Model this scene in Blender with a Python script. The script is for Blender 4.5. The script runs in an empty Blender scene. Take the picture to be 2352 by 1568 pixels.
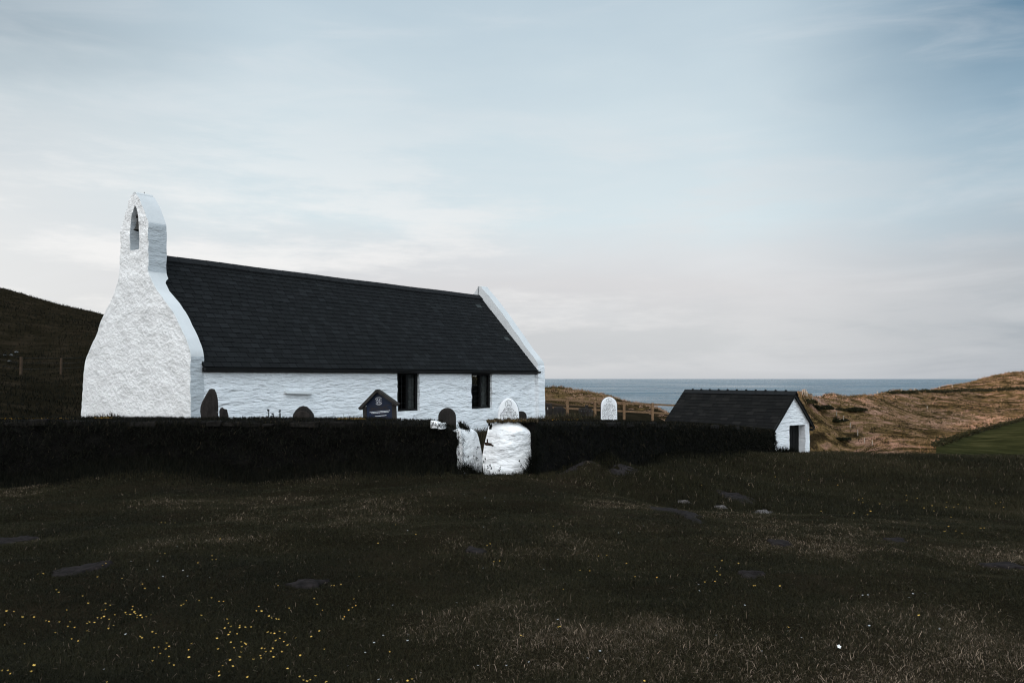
import bpy, bmesh, math, random
import numpy as np
from mathutils import Vector, noise as mn

random.seed(7)
rng = np.random.default_rng(11)
SC = bpy.context.scene
COL = SC.collection

# ------------------------------------------------------------------ camera
EYE, F, CX, HY = 1.65, 1829.0, 1176.0, 868.0
cam_d = bpy.data.cameras.new("camera")
cam_d.lens = 28.0
cam_d.sensor_width = 36.0
cam_d.shift_y = (HY - 784.0) / 2352.0
cam_d.clip_start = 0.05
cam_d.clip_end = 120000.0
cam = bpy.data.objects.new("camera", cam_d)
COL.objects.link(cam)
cam.location = (0, 0, EYE)
cam.rotation_euler = (math.pi / 2, 0, 0)
SC.camera = cam
SC.view_settings.view_transform = 'Standard'
SC.view_settings.look = 'None'
SC.view_settings.gamma = 1.0
SC.view_settings.exposure = 0.0
SC.view_settings.use_curve_mapping = False
SC.cycles.use_denoising = True
SC.cycles.denoising_prefilter = 'ACCURATE'
SC.cycles.filter_width = 1.15
SC.cycles.max_bounces = 6
SC.cycles.transparent_max_bounces = 8

# ------------------------------------------------------------------ sun (low, to the left and a little behind the camera)
SUN_AZ = Vector((-0.965, -0.26))           # horizontal direction towards the sun
SUN_EL = math.radians(9.5)
sd = Vector((SUN_AZ.x * math.cos(SUN_EL), SUN_AZ.y * math.cos(SUN_EL), math.sin(SUN_EL))).normalized()
sun_d = bpy.data.lights.new("sun", 'SUN')
sun_d.energy = 5.0
sun_d.angle = math.radians(0.53)
sun_d.color = (1.0, 0.76, 0.58)
sun = bpy.data.objects.new("sun", sun_d)
COL.objects.link(sun)
sun.rotation_euler = sd.to_track_quat('Z', 'Y').to_euler()

# ------------------------------------------------------------------ world: sky texture under a veil of high cloud
W = bpy.data.worlds.new("World")
SC.world = W
W.use_nodes = True
wt = W.node_tree
wt.nodes.clear()
def wn(t, **k):
    n = wt.nodes.new(t)
    for a, b in k.items():
        setattr(n, a, b)
    return n
def wl(a, b):
    wt.links.new(a, b)
def wmath(op, a, b=None, clamp=False):
    n = wn('ShaderNodeMath', operation=op, use_clamp=clamp)
    for i, v in enumerate((a, b)):
        if v is None:
            continue
        if isinstance(v, (int, float)):
            n.inputs[i].default_value = v
        else:
            wl(v, n.inputs[i])
    return n.outputs[0]
def wmix(fac, a, b, mode='MIX'):
    n = wn('ShaderNodeMixRGB', blend_type=mode)
    for i, v in enumerate((fac, a, b)):
        if isinstance(v, (int, float)):
            n.inputs[i].default_value = v
        elif isinstance(v, tuple):
            n.inputs[i].default_value = v + (1,)
        else:
            wl(v, n.inputs[i])
    return n.outputs[0]
def wramp(fac, stops):
    n = wn('ShaderNodeValToRGB')
    el = n.color_ramp.elements
    while len(el) < len(stops):
        el.new(0.5)
    for e, (p, c) in zip(el, stops):
        e.position = p
        e.color = tuple(c) + (1,)
    wl(fac, n.inputs[0])
    return n.outputs[0]
def lin(r, g, b):
    f = lambda v: v / 12.92 if v <= 0.04045 else ((v + 0.055) / 1.055) ** 2.4
    return (f(r / 255.0), f(g / 255.0), f(b / 255.0))

tc = wn('ShaderNodeTexCoord')
sep = wn('ShaderNodeSeparateXYZ')
wl(tc.outputs['Generated'], sep.inputs[0])
dx, dy, dz = sep.outputs
el = wmath('MULTIPLY', wmath('MAXIMUM', dz, 0.0), 1.0)
hyp = wmath('SQRT', wmath('ADD', wmath('MULTIPLY', dx, dx), wmath('MULTIPLY', dy, dy)))
saz = wmath('DIVIDE', dx, wmath('MAXIMUM', hyp, 0.001))
# slow warp so the colour bands of the veil are not straight
wp = wn('ShaderNodeMapping')
wp.inputs['Scale'].default_value = (1.0, 1.0, 3.0)
wl(tc.outputs['Generated'], wp.inputs[0])
nz = wn('ShaderNodeTexNoise')
nz.inputs['Scale'].default_value = 2.3
nz.inputs['Detail'].default_value = 5.0
wl(wp.outputs[0], nz.inputs['Vector'])
warp = wmath('MULTIPLY', wmath('SUBTRACT', nz.outputs[0], 0.5), 0.22)
elw = wmath('MAXIMUM', wmath('ADD', el, wmath('MULTIPLY', warp, wmath('MINIMUM', wmath('MULTIPLY', el, 4.0), 1.0))), 0.0)
L_ = wramp(elw, [(0.0, lin(232, 230, 228)), (0.15, lin(227, 229, 230)), (0.23, lin(215, 220, 223)), (0.30, lin(196, 207, 213)), (0.365, lin(158, 174, 185)), (0.75, lin(190, 208, 220))])
C_ = wramp(elw, [(0.0, lin(197, 200, 204)), (0.05, lin(203, 205, 208)), (0.11, lin(215, 214, 216)), (0.15, lin(218, 221, 224)), (0.2, lin(215, 227, 232)), (0.31, lin(206, 220, 227)), (0.43, lin(188, 205, 216)), (0.75, lin(190, 208, 220))])
R_ = wramp(elw, [(0.0, lin(160, 167, 176)), (0.05, lin(163, 171, 180)), (0.11, lin(180, 185, 191)), (0.18, lin(166, 187, 200)), (0.27, lin(140, 167, 186)), (0.365, lin(84, 124, 152)), (0.75, lin(180, 200, 216))])
def band(lo, hi, v=None):
    n = wn('ShaderNodeMapRange', interpolation_type='SMOOTHSTEP')
    n.inputs['From Min'].default_value = lo
    n.inputs['From Max'].default_value = hi
    wl(v if v is not None else saz, n.inputs['Value'])
    return n.outputs[0]
veil = wmix(band(0.24, 0.61), wmix(band(-0.60, -0.26), L_, C_), R_)
# the sky behind the camera: bright western evening sky, warmer and whiter towards the sun
sunward = wmath('ADD', wmath('MULTIPLY', dx, SUN_AZ.x), wmath('MULTIPLY', dy, SUN_AZ.y))
back = wmix(band(-0.5, 0.9, sunward), (1.42, 1.64, 1.80), (2.55, 2.57, 2.60))
veil = wmix(band(0.30, -0.35, dy), veil, back)
# streaks of cirrus
cm = wn('ShaderNodeMapping')
cm.inputs['Scale'].default_value = (1.3, 1.3, 7.0)
cm.inputs['Rotation'].default_value = (0.0, math.radians(7), 0.0)
wl(tc.outputs['Generated'], cm.inputs[0])
cn = wn('ShaderNodeTexNoise')
cn.inputs['Scale'].default_value = 2.6
cn.inputs['Detail'].default_value = 9.0
cn.inputs['Roughness'].default_value = 0.58
cn.inputs['Distortion'].default_value = 0.7
wl(cm.outputs[0], cn.inputs['Vector'])
streak = band(0.47, 0.76, cn.outputs[0])
veil = wmix(wmath('MULTIPLY', streak, 0.24), veil, (0.80, 0.81, 0.83))
dark = band(0.52, 0.26, cn.outputs[0])
veil = wmix(wmath('MULTIPLY', dark, 0.12), veil, wmix(1.0, veil, (0.80, 0.88, 0.94), 'MULTIPLY'))
# broad soft cloud banks, creamier low down on the left
bm_ = wn('ShaderNodeMapping'); bm_.inputs['Scale'].default_value = (1.0, 1.0, 5.5); bm_.inputs['Location'].default_value = (3.1, 0.7, 1.9)
wl(tc.outputs['Generated'], bm_.inputs[0])
bn_ = wn('ShaderNodeTexNoise'); bn_.inputs['Scale'].default_value = 2.9; bn_.inputs['Detail'].default_value = 7.0; bn_.inputs['Roughness'].default_value = 0.62
wl(bm_.outputs[0], bn_.inputs['Vector'])
lowsky = wmath('MULTIPLY', band(0.36, 0.12, el), band(-0.02, 0.05, el))
veil = wmix(wmath('MULTIPLY', wmath('MULTIPLY', band(0.45, 0.62, bn_.outputs[0]), lowsky), wmath('SUBTRACT', 0.72, wmath('MULTIPLY', band(0.0, 0.55), 0.45))), veil, wmix(band(-0.3, 0.5), (0.93, 0.915, 0.90), (0.66, 0.66, 0.68)))
skyt = wn('ShaderNodeTexSky', sky_type='NISHITA')
skyt.sun_disc = False
skyt.sun_elevation = SUN_EL
skyt.sun_rotation = math.atan2(SUN_AZ.x, SUN_AZ.y)
skyt.altitude = 40
bg1 = wn('ShaderNodeBackground')
bg1.inputs[1].default_value = 0.10
wl(skyt.outputs[0], bg1.inputs[0])
bg2 = wn('ShaderNodeBackground')
bg2.inputs[1].default_value = 1.07
wl(veil, bg2.inputs[0])
ms = wn('ShaderNodeMixShader')
ms.inputs[0].default_value = 0.94
wl(bg1.outputs[0], ms.inputs[1])
wl(bg2.outputs[0], ms.inputs[2])
wo = wn('ShaderNodeOutputWorld')
wl(ms.outputs[0], wo.inputs[0])

# ------------------------------------------------------------------ helpers
def P(px, py, d):
    return Vector(((px - CX) / F * d, d, EYE + (HY - py) / F * d))

def mesh_obj(name, verts, faces, mat=None, parent=None, smooth=False, sharp=None, mats=None, fmat=None):
    me = bpy.data.meshes.new(name)
    me.from_pydata([tuple(v) for v in verts], [], faces)
    me.validate()
    if mats:
        for m in mats:
            me.materials.append(m)
        if fmat is not None and len(fmat) == len(me.polygons):
            me.polygons.foreach_set('material_index', fmat)
    elif mat:
        me.materials.append(mat)
    if smooth:
        me.polygons.foreach_set('use_smooth', [True] * len(me.polygons))
        if sharp:
            me.set_sharp_from_angle(angle=math.radians(sharp))
    me.update()
    o = bpy.data.objects.new(name, me)
    COL.objects.link(o)
    if parent:
        o.parent = parent
    return o

def thing(name, loc=(0, 0, 0), rz=0.0):
    o = bpy.data.objects.new(name, None)
    COL.objects.link(o)
    o.location = loc
    o.rotation_euler = (0, 0, rz)
    o.empty_display_size = 0.3
    return o

def tag(o, label=None, cat=None, group=None, kind=None):
    if label: o['label'] = label
    if cat: o['category'] = cat
    if group: o['group'] = group
    if kind: o['kind'] = kind
    return o

class MB:
    """collects boxes, tubes and quads into one mesh"""
    def __init__(self):
        self.v, self.f = [], []
    def add(self, vs, fs):
        b = len(self.v)
        self.v += [Vector(q) for q in vs]
        self.f += [tuple(b + i for i in q) for q in fs]
    def box(self, a, b):
        x0, y0, z0 = a; x1, y1, z1 = b
        self.add([(x0, y0, z0), (x1, y0, z0), (x1, y1, z0), (x0, y1, z0), (x0, y0, z1), (x1, y0, z1), (x1, y1, z1), (x0, y1, z1)],
                 [(0, 3, 2, 1), (4, 5, 6, 7), (0, 1, 5, 4), (1, 2, 6, 5), (2, 3, 7, 6), (3, 0, 4, 7)])
    def hexa(self, q):
        self.add(q, [(0, 3, 2, 1), (4, 5, 6, 7), (0, 1, 5, 4), (1, 2, 6, 5), (2, 3, 7, 6), (3, 0, 4, 7)])
    def beam(self, a, b, w, h, up=(0, 0, 1)):
        a, b = Vector(a), Vector(b)
        d = (b - a).normalized()
        s = d.cross(Vector(up))
        if s.length < 1e-4: s = d.cross(Vector((1, 0, 0)))
        s.normalize()
        u = s.cross(d).normalized()
        s *= w / 2; u *= h / 2
        self.hexa([a - s - u, a + s - u, b + s - u, b - s - u, a - s + u, a + s + u, b + s + u, b - s + u])
    def tube(self, pts, r, n=6):
        pts = [Vector(p) for p in pts]
        rr = r if isinstance(r, (list, tuple)) else [r] * len(pts)
        b = len(self.v)
        for i, p in enumerate(pts):
            d = (pts[min(i + 1, len(pts) - 1)] - pts[max(i - 1, 0)]).normalized()
            s = d.cross(Vector((0.13, 0.21, 0.97)))
            if s.length < 1e-3: s = d.cross(Vector((1, 0, 0)))
            s.normalize(); u = s.cross(d)
            for k in range(n):
                t = 2 * math.pi * k / n
                self.v.append(p + (s * math.cos(t) + u * math.sin(t)) * rr[i])
        for i in range(len(pts) - 1):
            for k in range(n):
                k2 = (k + 1) % n
                self.f.append((b + i * n + k, b + i * n + k2, b + (i + 1) * n + k2, b + (i + 1) * n + k))
        self.f.append(tuple(b + k for k in range(n))[::-1])
        e = b + (len(pts) - 1) * n
        self.f.append(tuple(e + k for k in range(n)))
    def build(self, name, mat, parent=None, smooth=False, sharp=35):
        return mesh_obj(name, self.v, self.f, mat, parent, smooth, sharp)

def new_mat(name):
    m = bpy.data.materials.new(name)
    m.use_nodes = True
    nt = m.node_tree
    b = nt.nodes['Principled BSDF']
    return m, nt, b

def set_spec(b, v):
    b.inputs['Specular IOR Level'].default_value = v

def mnode(nt, t, **k):
    n = nt.nodes.new(t)
    for a, c in k.items():
        setattr(n, a, c)
    return n

def ramp(nt, fac, stops):
    n = nt.nodes.new('ShaderNodeValToRGB')
    e = n.color_ramp.elements
    while len(e) < len(stops):
        e.new(0.5)
    for q, (p, c) in zip(e, stops):
        q.position = p
        q.color = tuple(c) + (1,)
    nt.links.new(fac, n.inputs[0])
    return n.outputs[0]

def noise_tex(nt, scale, detail=5, rough=0.55, stretch=(1, 1, 1), coord='Object', dist=0.0):
    t = mnode(nt, 'ShaderNodeTexCoord')
    mp = mnode(nt, 'ShaderNodeMapping')
    mp.inputs['Scale'].default_value = stretch
    nt.links.new(t.outputs[coord], mp.inputs[0])
    n = mnode(nt, 'ShaderNodeTexNoise')
    n.inputs['Scale'].default_value = scale
    n.inputs['Detail'].default_value = detail
    n.inputs['Roughness'].default_value = rough
    n.inputs['Distortion'].default_value = dist
    nt.links.new(mp.outputs[0], n.inputs['Vector'])
    return n.outputs[0]

def bump(nt, b, h, dist, strength=1.0, prev=None):
    n = mnode(nt, 'ShaderNodeBump')
    n.inputs['Distance'].default_value = dist
    n.inputs['Strength'].default_value = strength
    nt.links.new(h, n.inputs['Height'])
    if prev is not None:
        nt.links.new(prev, n.inputs['Normal'])
    nt.links.new(n.outputs[0], b.inputs['Normal'])
    return n.outputs[0]

def noisy_mat(name, stops, scale=4, detail=6, rough=0.9, spec=0.2, bscale=20, bdist=0.01, stretch=(1, 1, 1), metal=0.0):
    m, nt, b = new_mat(name)
    n = noise_tex(nt, scale, detail, 0.6, stretch)
    nt.links.new(ramp(nt, n, stops), b.inputs['Base Color'])
    b.inputs['Roughness'].default_value = rough
    b.inputs['Metallic'].default_value = metal
    set_spec(b, spec)
    if bdist:
        bump(nt, b, noise_tex(nt, bscale, 5, 0.6, stretch), bdist)
    return m

def attr_mat(name, attr, stops, rough=0.9, spec=0.15, trans=0.0):
    m, nt, b = new_mat(name)
    a = mnode(nt, 'ShaderNodeAttribute', attribute_name=attr)
    nt.links.new(ramp(nt, a.outputs['Fac'], stops), b.inputs['Base Color'])
    b.inputs['Roughness'].default_value = rough
    set_spec(b, spec)
    return m

M = {}
# lime-washed rubble masonry
def whitewash(name, stretch, tint, d1=0.055, d2=0.018, dist=0.6):
    m, nt, b = new_mat(name)
    n = noise_tex(nt, 1.1, 6, 0.62)
    nt.links.new(ramp(nt, n, [(0.30, tuple(c * 0.90 for c in tint)), (0.62, tint)]), b.inputs['Base Color'])
    b.inputs['Roughness'].default_value = 0.85
    set_spec(b, 0.2)
    h1 = noise_tex(nt, 2.6, 3, 0.5, stretch, dist=0.25)
    p = bump(nt, b, h1, d1, 1.0)
    h2 = noise_tex(nt, 6.5, 4, 0.58, stretch, dist=0.25)
    bump(nt, b, h2, d2, 1.0, p)
    return m
M['white_south'] = whitewash('whitewash', (0.7, 0.7, 2.7), (0.86, 0.88, 0.90), 0.085, 0.055)
M['white_gable'] = whitewash('whitewash_gable', (1.2, 1.2, 1.7), (0.87, 0.87, 0.865), 0.045, 0.040)
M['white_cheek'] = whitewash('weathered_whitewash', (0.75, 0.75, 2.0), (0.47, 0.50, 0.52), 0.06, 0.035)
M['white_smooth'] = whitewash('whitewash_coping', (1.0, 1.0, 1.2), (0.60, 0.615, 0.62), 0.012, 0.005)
M['white_stone'] = whitewash('whitewash_stone', (0.9, 0.9, 1.7), (0.92, 0.925, 0.93), 0.085, 0.06)
M['plaster_dim'] = noisy_mat('inside_plaster', [(0.3, (0.03, 0.028, 0.026)), (0.7, (0.05, 0.048, 0.045))], 2)  # near-black: the unlit interior is put into the plaster colour
M['slate'] = attr_mat('slate', 'tone', [(0.0, (0.0056, 0.0062, 0.0067)), (0.6, (0.0078, 0.0086, 0.0093)), (0.90, (0.0112, 0.0124, 0.0134)), (1.0, (0.038, 0.044, 0.044))], 0.8, 0.12)
M['slate_shed'] = attr_mat('slate_brown', 'tone', [(0.0, (0.0066, 0.0066, 0.0065)), (0.6, (0.0092, 0.0090, 0.0086)), (1.0, (0.0155, 0.0148, 0.0140))], 0.85, 0.08)
M['ridge'] = noisy_mat('ridge_tile', [(0.3, (0.010, 0.011, 0.012)), (0.7, (0.018, 0.019, 0.020))], 6, spec=0.1)
M['black_metal'] = noisy_mat('black_painted_metal', [(0.3, (0.004, 0.004, 0.004)), (0.7, (0.008, 0.008, 0.008))], 8, rough=0.55, spec=0.3, bdist=0)
M['dark_frame'] = noisy_mat('dark_frame', [(0.3, (0.003, 0.003, 0.003)), (0.7, (0.006, 0.006, 0.006))], 8, rough=0.7, spec=0.15, bdist=0)
M['lead'] = noisy_mat('lead_came', [(0.3, (0.010, 0.010, 0.010)), (0.7, (0.02, 0.02, 0.021))], 8, rough=0.6, spec=0.3, bdist=0)
M['rust'] = noisy_mat('rusty_iron', [(0.3, (0.012, 0.007, 0.005)), (0.7, (0.045, 0.022, 0.012))], 30, rough=0.9, bdist=0.002)
M['bell'] = noisy_mat('bell_bronze', [(0.3, (0.01, 0.01, 0.009)), (0.7, (0.02, 0.018, 0.014))], 6, rough=0.5, bdist=0)
M['grave_dark'] = noisy_mat('dark_gravestone', [(0.32, (0.010, 0.009, 0.008)), (0.6, (0.022, 0.019, 0.017)), (0.8, (0.034, 0.029, 0.025))], 6, 8, bscale=14, bdist=0.02, stretch=(1.6, 1.6, 0.5))
M['grave_lichen'] = None
M['grave_white'] = noisy_mat('white_painted_gravestone', [(0.3, (0.72, 0.74, 0.76)), (0.65, (0.86, 0.87, 0.88))], 5, 8, bscale=30, bdist=0.004)
M['grave_edge'] = noisy_mat('gravestone_edge', [(0.3, (0.02, 0.022, 0.025)), (0.7, (0.10, 0.11, 0.12))], 9, 8, bscale=20, bdist=0.01)
M['grave_carved'] = noisy_mat('carved_line', [(0.3, (0.30, 0.31, 0.32)), (0.7, (0.42, 0.43, 0.44))], 9, bdist=0)
M['ink'] = noisy_mat('black_lettering', [(0.3, (0.05, 0.05, 0.054)), (0.7, (0.11, 0.11, 0.115))], 10, bdist=0)
M['wood_grey'] = noisy_mat('weathered_timber', [(0.25, (0.014, 0.012, 0.011)), (0.55, (0.034, 0.030, 0.027)), (0.8, (0.06, 0.054, 0.05))], 7, 8, bscale=30, bdist=0.006, stretch=(4, 4, 0.6))
M['wood_fence'] = noisy_mat('fence_timber', [(0.25, (0.10, 0.058, 0.032)), (0.55, (0.19, 0.115, 0.064)), (0.8, (0.29, 0.185, 0.11))], 9, 8, bscale=30, bdist=0.006)  # warm and light: low sun on the fence is put into the colour
M['wood_pale'] = noisy_mat('pale_fence_post', [(0.25, (0.20, 0.17, 0.14)), (0.7, (0.38, 0.33, 0.28))], 9, 6, bscale=30, bdist=0.004)
M['wood_dim'] = noisy_mat('dim_fence_post', [(0.25, (0.035, 0.022, 0.014)), (0.7, (0.075, 0.05, 0.032))], 9, 6, bscale=30, bdist=0.004)
M['navy'] = noisy_mat('navy_sign_paint', [(0.3, (0.0040, 0.0105, 0.0290)), (0.7, (0.0058, 0.0140, 0.0390))], 3, rough=0.45, spec=0.25, bdist=0)
M['sign_white'] = noisy_mat('white_lettering', [(0.3, (0.75, 0.77, 0.8)), (0.7, (0.85, 0.86, 0.88))], 3, bdist=0)
M['sign_gold'] = noisy_mat('faded_gold_lettering', [(0.3, (0.030, 0.023, 0.016)), (0.7, (0.055, 0.042, 0.024))], 3, bdist=0)
M['wall_stone'] = noisy_mat('mossy_wall_stone', [(0.30, (0.0030, 0.0030, 0.0027)), (0.55, (0.0065, 0.0060, 0.0054)), (0.78, (0.013, 0.012, 0.0105))], 3.2, 8, bscale=9, bdist=0.05, stretch=(1, 1, 1.6), spec=0.05)
M['cap_stone'] = noisy_mat('lichened_cap_stone', [(0.30, (0.006, 0.0055, 0.005)), (0.6, (0.016, 0.0145, 0.013)), (0.8, (0.035, 0.031, 0.028))], 6, 8, bscale=9, bdist=0.04, spec=0.05)
M['soil'] = noisy_mat('bare_soil', [(0.35, (0.0085, 0.0072, 0.0068)), (0.7, (0.026, 0.0215, 0.021))], 14, 8, bscale=25, bdist=0.02, spec=0.05)
M['track'] = noisy_mat('trodden_track', [(0.35, (0.013, 0.011, 0.0105)), (0.7, (0.036, 0.030, 0.030))], 14, 8, bscale=25, bdist=0.02, spec=0.05)
M['soil_pale'] = noisy_mat('pale_dry_soil', [(0.3, (0.06, 0.053, 0.052)), (0.7, (0.15, 0.135, 0.13))], 20, 8, bscale=25, bdist=0.02, spec=0.05)
M['rock_pale'] = noisy_mat('pale_stone', [(0.3, (0.05, 0.055, 0.055)), (0.7, (0.12, 0.125, 0.125))], 5, 8, bscale=12, bdist=0.03)

def lichen_mat():
    m, nt, b = new_mat('lichened_gravestone')
    n = noise_tex(nt, 6, 8, 0.6, (1.6, 1.6, 0.5))
    c1 = ramp(nt, n, [(0.3, (0.012, 0.0105, 0.0095)), (0.7, (0.038, 0.032, 0.028))])
    l = noise_tex(nt, 5.5, 3, 0.5, (1.3, 1.3, 1.0))
    f = ramp(nt, l, [(0.665, (0, 0, 0)), (0.69, (1, 1, 1))])
    mx = mnode(nt, 'ShaderNodeMixRGB')
    nt.links.new(f, mx.inputs[0]); nt.links.new(c1, mx.inputs[1])
    mx.inputs[2].default_value = (0.32, 0.31, 0.29, 1)
    nt.links.new(mx.outputs[0], b.inputs['Base Color'])
    b.inputs['Roughness'].default_value = 0.95; set_spec(b, 0.1)
    bump(nt, b, noise_tex(nt, 14, 6, 0.6), 0.02)
    return m
M['grave_lichen'] = lichen_mat()

def glass_mat():
    m, nt, b = new_mat('old_window_glass')
    nt.nodes.remove(b)
    tr = mnode(nt, 'ShaderNodeBsdfTransparent'); tr.inputs[0].default_value = (0.62, 0.64, 0.62, 1)
    gl = mnode(nt, 'ShaderNodeBsdfGlossy'); gl.inputs['Roughness'].default_value = 0.08; gl.inputs[0].default_value = (0.10, 0.105, 0.11, 1)
    fr = mnode(nt, 'ShaderNodeFresnel'); fr.inputs[0].default_value = 1.25
    mx = mnode(nt, 'ShaderNodeMixShader')
    nt.links.new(fr.outputs[0], mx.inputs[0]); nt.links.new(tr.outputs[0], mx.inputs[1]); nt.links.new(gl.outputs[0], mx.inputs[2])
    nt.links.new(mx.outputs[0], nt.nodes['Material Output'].inputs[0])
    return m
M['glass'] = glass_mat()

# ------------------------------------------------------------------ terrain
def hash2(ix, iy, seed):
    h = (ix.astype(np.int64) * 374761393 + iy.astype(np.int64) * 668265263 + seed * 1442695041) & 0x7fffffff
    h = ((h ^ (h >> 13)) * 1274126177) & 0x7fffffff
    return ((h ^ (h >> 16)) & 0xffff) / 65535.0
def vnoise(x, y, seed=1):
    x = np.asarray(x, float); y = np.asarray(y, float)
    ix = np.floor(x); iy = np.floor(y)
    fx = x - ix; fy = y - iy
    fx = fx * fx * (3 - 2 * fx); fy = fy * fy * (3 - 2 * fy)
    a = hash2(ix, iy, seed); b = hash2(ix + 1, iy, seed); c = hash2(ix, iy + 1, seed); d = hash2(ix + 1, iy + 1, seed)
    return (a * (1 - fx) + b * fx) * (1 - fy) + (c * (1 - fx) + d * fx) * fy
def fbm(x, y, oct=4, seed=1):
    s = 0; a = 0.5; t = 0
    for o in range(oct):
        s = s + a * vnoise(x * 2 ** o + 17.3 * o, y * 2 ** o + 5.1 * o, seed + o); t += a; a *= 0.5
    return s / t

CTRL = []
def c_px(px, py, d):
    v = P(px, py, d); CTRL.append((v.x, v.y, v.z))
def c_w(x, y, z):
    CTRL.append((x, y, z))
for q in [(1176,1568,4.31),(300,1568,4.35),(2000,1568,4.28),(1176,1250,8.0),(300,1250,8.1),(2100,1300,7.2),(1176,1150,11.3),(500,1150,11.6),
          (1160,1095,14.9),(600,1096,15.0),(60,1108,15.0),(1300,1113,13.8),(1440,1150,12.4),(1700,1182,11.5),(2000,1205,11.0),(2352,1218,11.0),
          (1340,1108,16.5),(1440,1140,15.2),(1290,1100,16.0),(1330,1075,17.0),(1390,1058,18.8),(1480,1041,21.2),(1600,1036,25.6),(1700,1038,30.6),(1423,1078,17.0),(1345,1090,16.2),(1500,1074,18.6),(1570,1060,21.0),(1700,1165,15.0),(2000,1185,14.5),(2352,1200,14.5),(1400,1070,19.0),(1545,1042,22.5),(1700,1095,22.0),
          (1780,1042,35.0),(1870,1044,37.0),(2100,1048,37.0),(2352,1052,37.0),(2000,1120,22.0),(2352,1130,22.0),
          (1303,964,47.0),(1500,971,50.0),(1240,960,46.0),
          (0,955,23.0),(100,957,25.0),(250,962,22.5),(440,985,18.0),(700,990,18.0),(1000,1006,19.5),(1180,1000,20.0),(1100,1003,27.0),(1110,1035,19.0),(1330,972,20.0),(1400,968,23.0),
          (48,862,44.0),(140,866,44.0),(0,800,60.0),(0,670,130.0),(232,722,120.0),(232,800,60.0),(600,800,105.0),(1000,868,95.0),
          (1245,901,95.0),(1300,907,95.0),(1400,927,90.0),(1480,948,88.0),(1540,960,86.0),(1245,930,62.0),(1400,935,66.0),(1500,955,65.0),
          (1245,914,79.0),(1300,919,79.0),(1400,938,78.0),(1480,957,77.0),(1540,968,76.0),(0,690,100.0),(100,712,100.0),(232,742,97.0),(-60,672,102.0),(1843,902,190.0),(1843,905,175.0),(1843,922,178.0),(1862,948,172.0),(1830,906,195.0),(1900,907,230.0),(2050,901,330.0),(2150,893,400.0),(2230,880,430.0),(2300,862,450.0),(2352,857,450.0),
          (1925,910,228.0),(1960,910,225.0),(1985,908,240.0),(2010,906,290.0),(1900,960,185.0),(1900,1000,155.0),(2000,1030,140.0),(2100,960,220.0),(2352,930,300.0),(2352,970,220.0),(2200,1020,150.0),(2352,1000,150.0),
          (2352,1050,110.0),(1870,1045,130.0),(1990,1046,100.0),(2100,930,270.0),(2250,910,340.0)]:
    c_px(*q)
for q in [(0,0,0),(4,0,-.12),(-4,0,.05),(0,-8,0),(-12,-12,.4),(12,-12,-.6),(-9,8,.0),(9,6,-.35),(0,-40,0),(30,-30,-2),(60,0,-5),(110,40,-7),(200,60,-6),(260,150,-2),(330,300,2),(420,420,6),
          (-16,6,.6),(-22,15,1.2),(-28,2,3),(-45,5,10),(-62,14,18),(-110,20,37),(-110,-25,44),(-60,-25,16),(-112,48,26),(-112,78,16.5),(-150,110,17),(-160,20,46),(-180,-60,40),(-60,-80,10),(-75,48,11.5),
          (-8,21,-.4),(-4,27,-.4),(1.4,32,-.45),(-9,26,-.3),(-13,24,-.1),(-4,37,-.3),(3,36,-.6),
          (8.9,41,-2.4),(13,37,-2.0),(11.7,35.5,-1.7),(16,42,-3.2),(20,45,-3.9),(30,50,-5.2),(14,52,-3.4),
          (30,85,-9),(14,100,-14),(8,118,-14),(0,130,-16),(-20,150,-12),(22,78,-10),(40,110,-16),(60,150,-15),
          (10,150,-44),(40,170,-46),(46,200,-44),(66,225,-44),(20,200,-52),(0,260,-55),(-40,260,-45),(-90,250,-20),(-200,260,-10),(-120,360,-50),
          (100,300,-50),(160,420,-50),(230,520,-55),(330,640,-55),(0,420,-60),(-300,500,-60),(450,620,-30),(0,700,-60),(250,700,-60),(-600,300,-40),(-600,0,-20),(600,300,5),(600,0,0),(0,-600,0),(-400,-500,20),(400,-500,0)]:
    c_w(*q)
CT = np.array(CTRL)
def warp(x, y):
    r = np.sqrt(x * x + y * y) + 1e-6
    g = np.log1p(r / 9.0) / r
    return x * g, y * g
cu, cv = warp(CT[:, 0], CT[:, 1])
def kern(d2): return np.sqrt(d2 + 0.0009)
A = kern((cu[:, None] - cu[None]) ** 2 + (cv[:, None] - cv[None]) ** 2)
n_c = len(CT)
A2 = np.zeros((n_c + 1, n_c + 1)); A2[:n_c, :n_c] = A + np.eye(n_c) * 1e-4; A2[:n_c, n_c] = 1; A2[n_c, :n_c] = 1
sol = np.linalg.solve(A2, np.append(CT[:, 2], 0))
def base_h(x, y):
    x = np.atleast_1d(np.asarray(x, float)).ravel(); y = np.atleast_1d(np.asarray(y, float)).ravel()
    out = np.empty(len(x))
    for i in range(0, len(x), 40000):
        u, v = warp(x[i:i + 40000], y[i:i + 40000])
        k = kern((u[:, None] - cu[None]) ** 2 + (v[:, None] - cv[None]) ** 2)
        out[i:i + 40000] = k @ sol[:n_c] + sol[n_c]
    return out
def H_raw(x, y):
    x = np.atleast_1d(np.asarray(x, float)).ravel(); y = np.atleast_1d(np.asarray(y, float)).ravel()
    z = base_h(x, y)
    r = np.hypot(x, y)
    amp = np.clip((r - 45) / 100, 0, 1)
    nr_ = np.clip(1 - (r - 50) / 50, 0, 1)
    z = z + nr_ * (fbm(x * 0.9, y * 0.9, 4, 3) - 0.5) * 0.17 + np.where(r < 40, (fbm(x * 2.6, y * 2.6, 3, 33) - 0.5) * 0.055, 0) + (fbm(x * 0.28, y * 0.28, 3, 9) - 0.5) * 0.16
    z = z + amp * ((fbm(x * 0.06, y * 0.06, 3, 21) - 0.5) * (0.3 + 0.003 * np.minimum(r, 450)))
    return z
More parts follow.
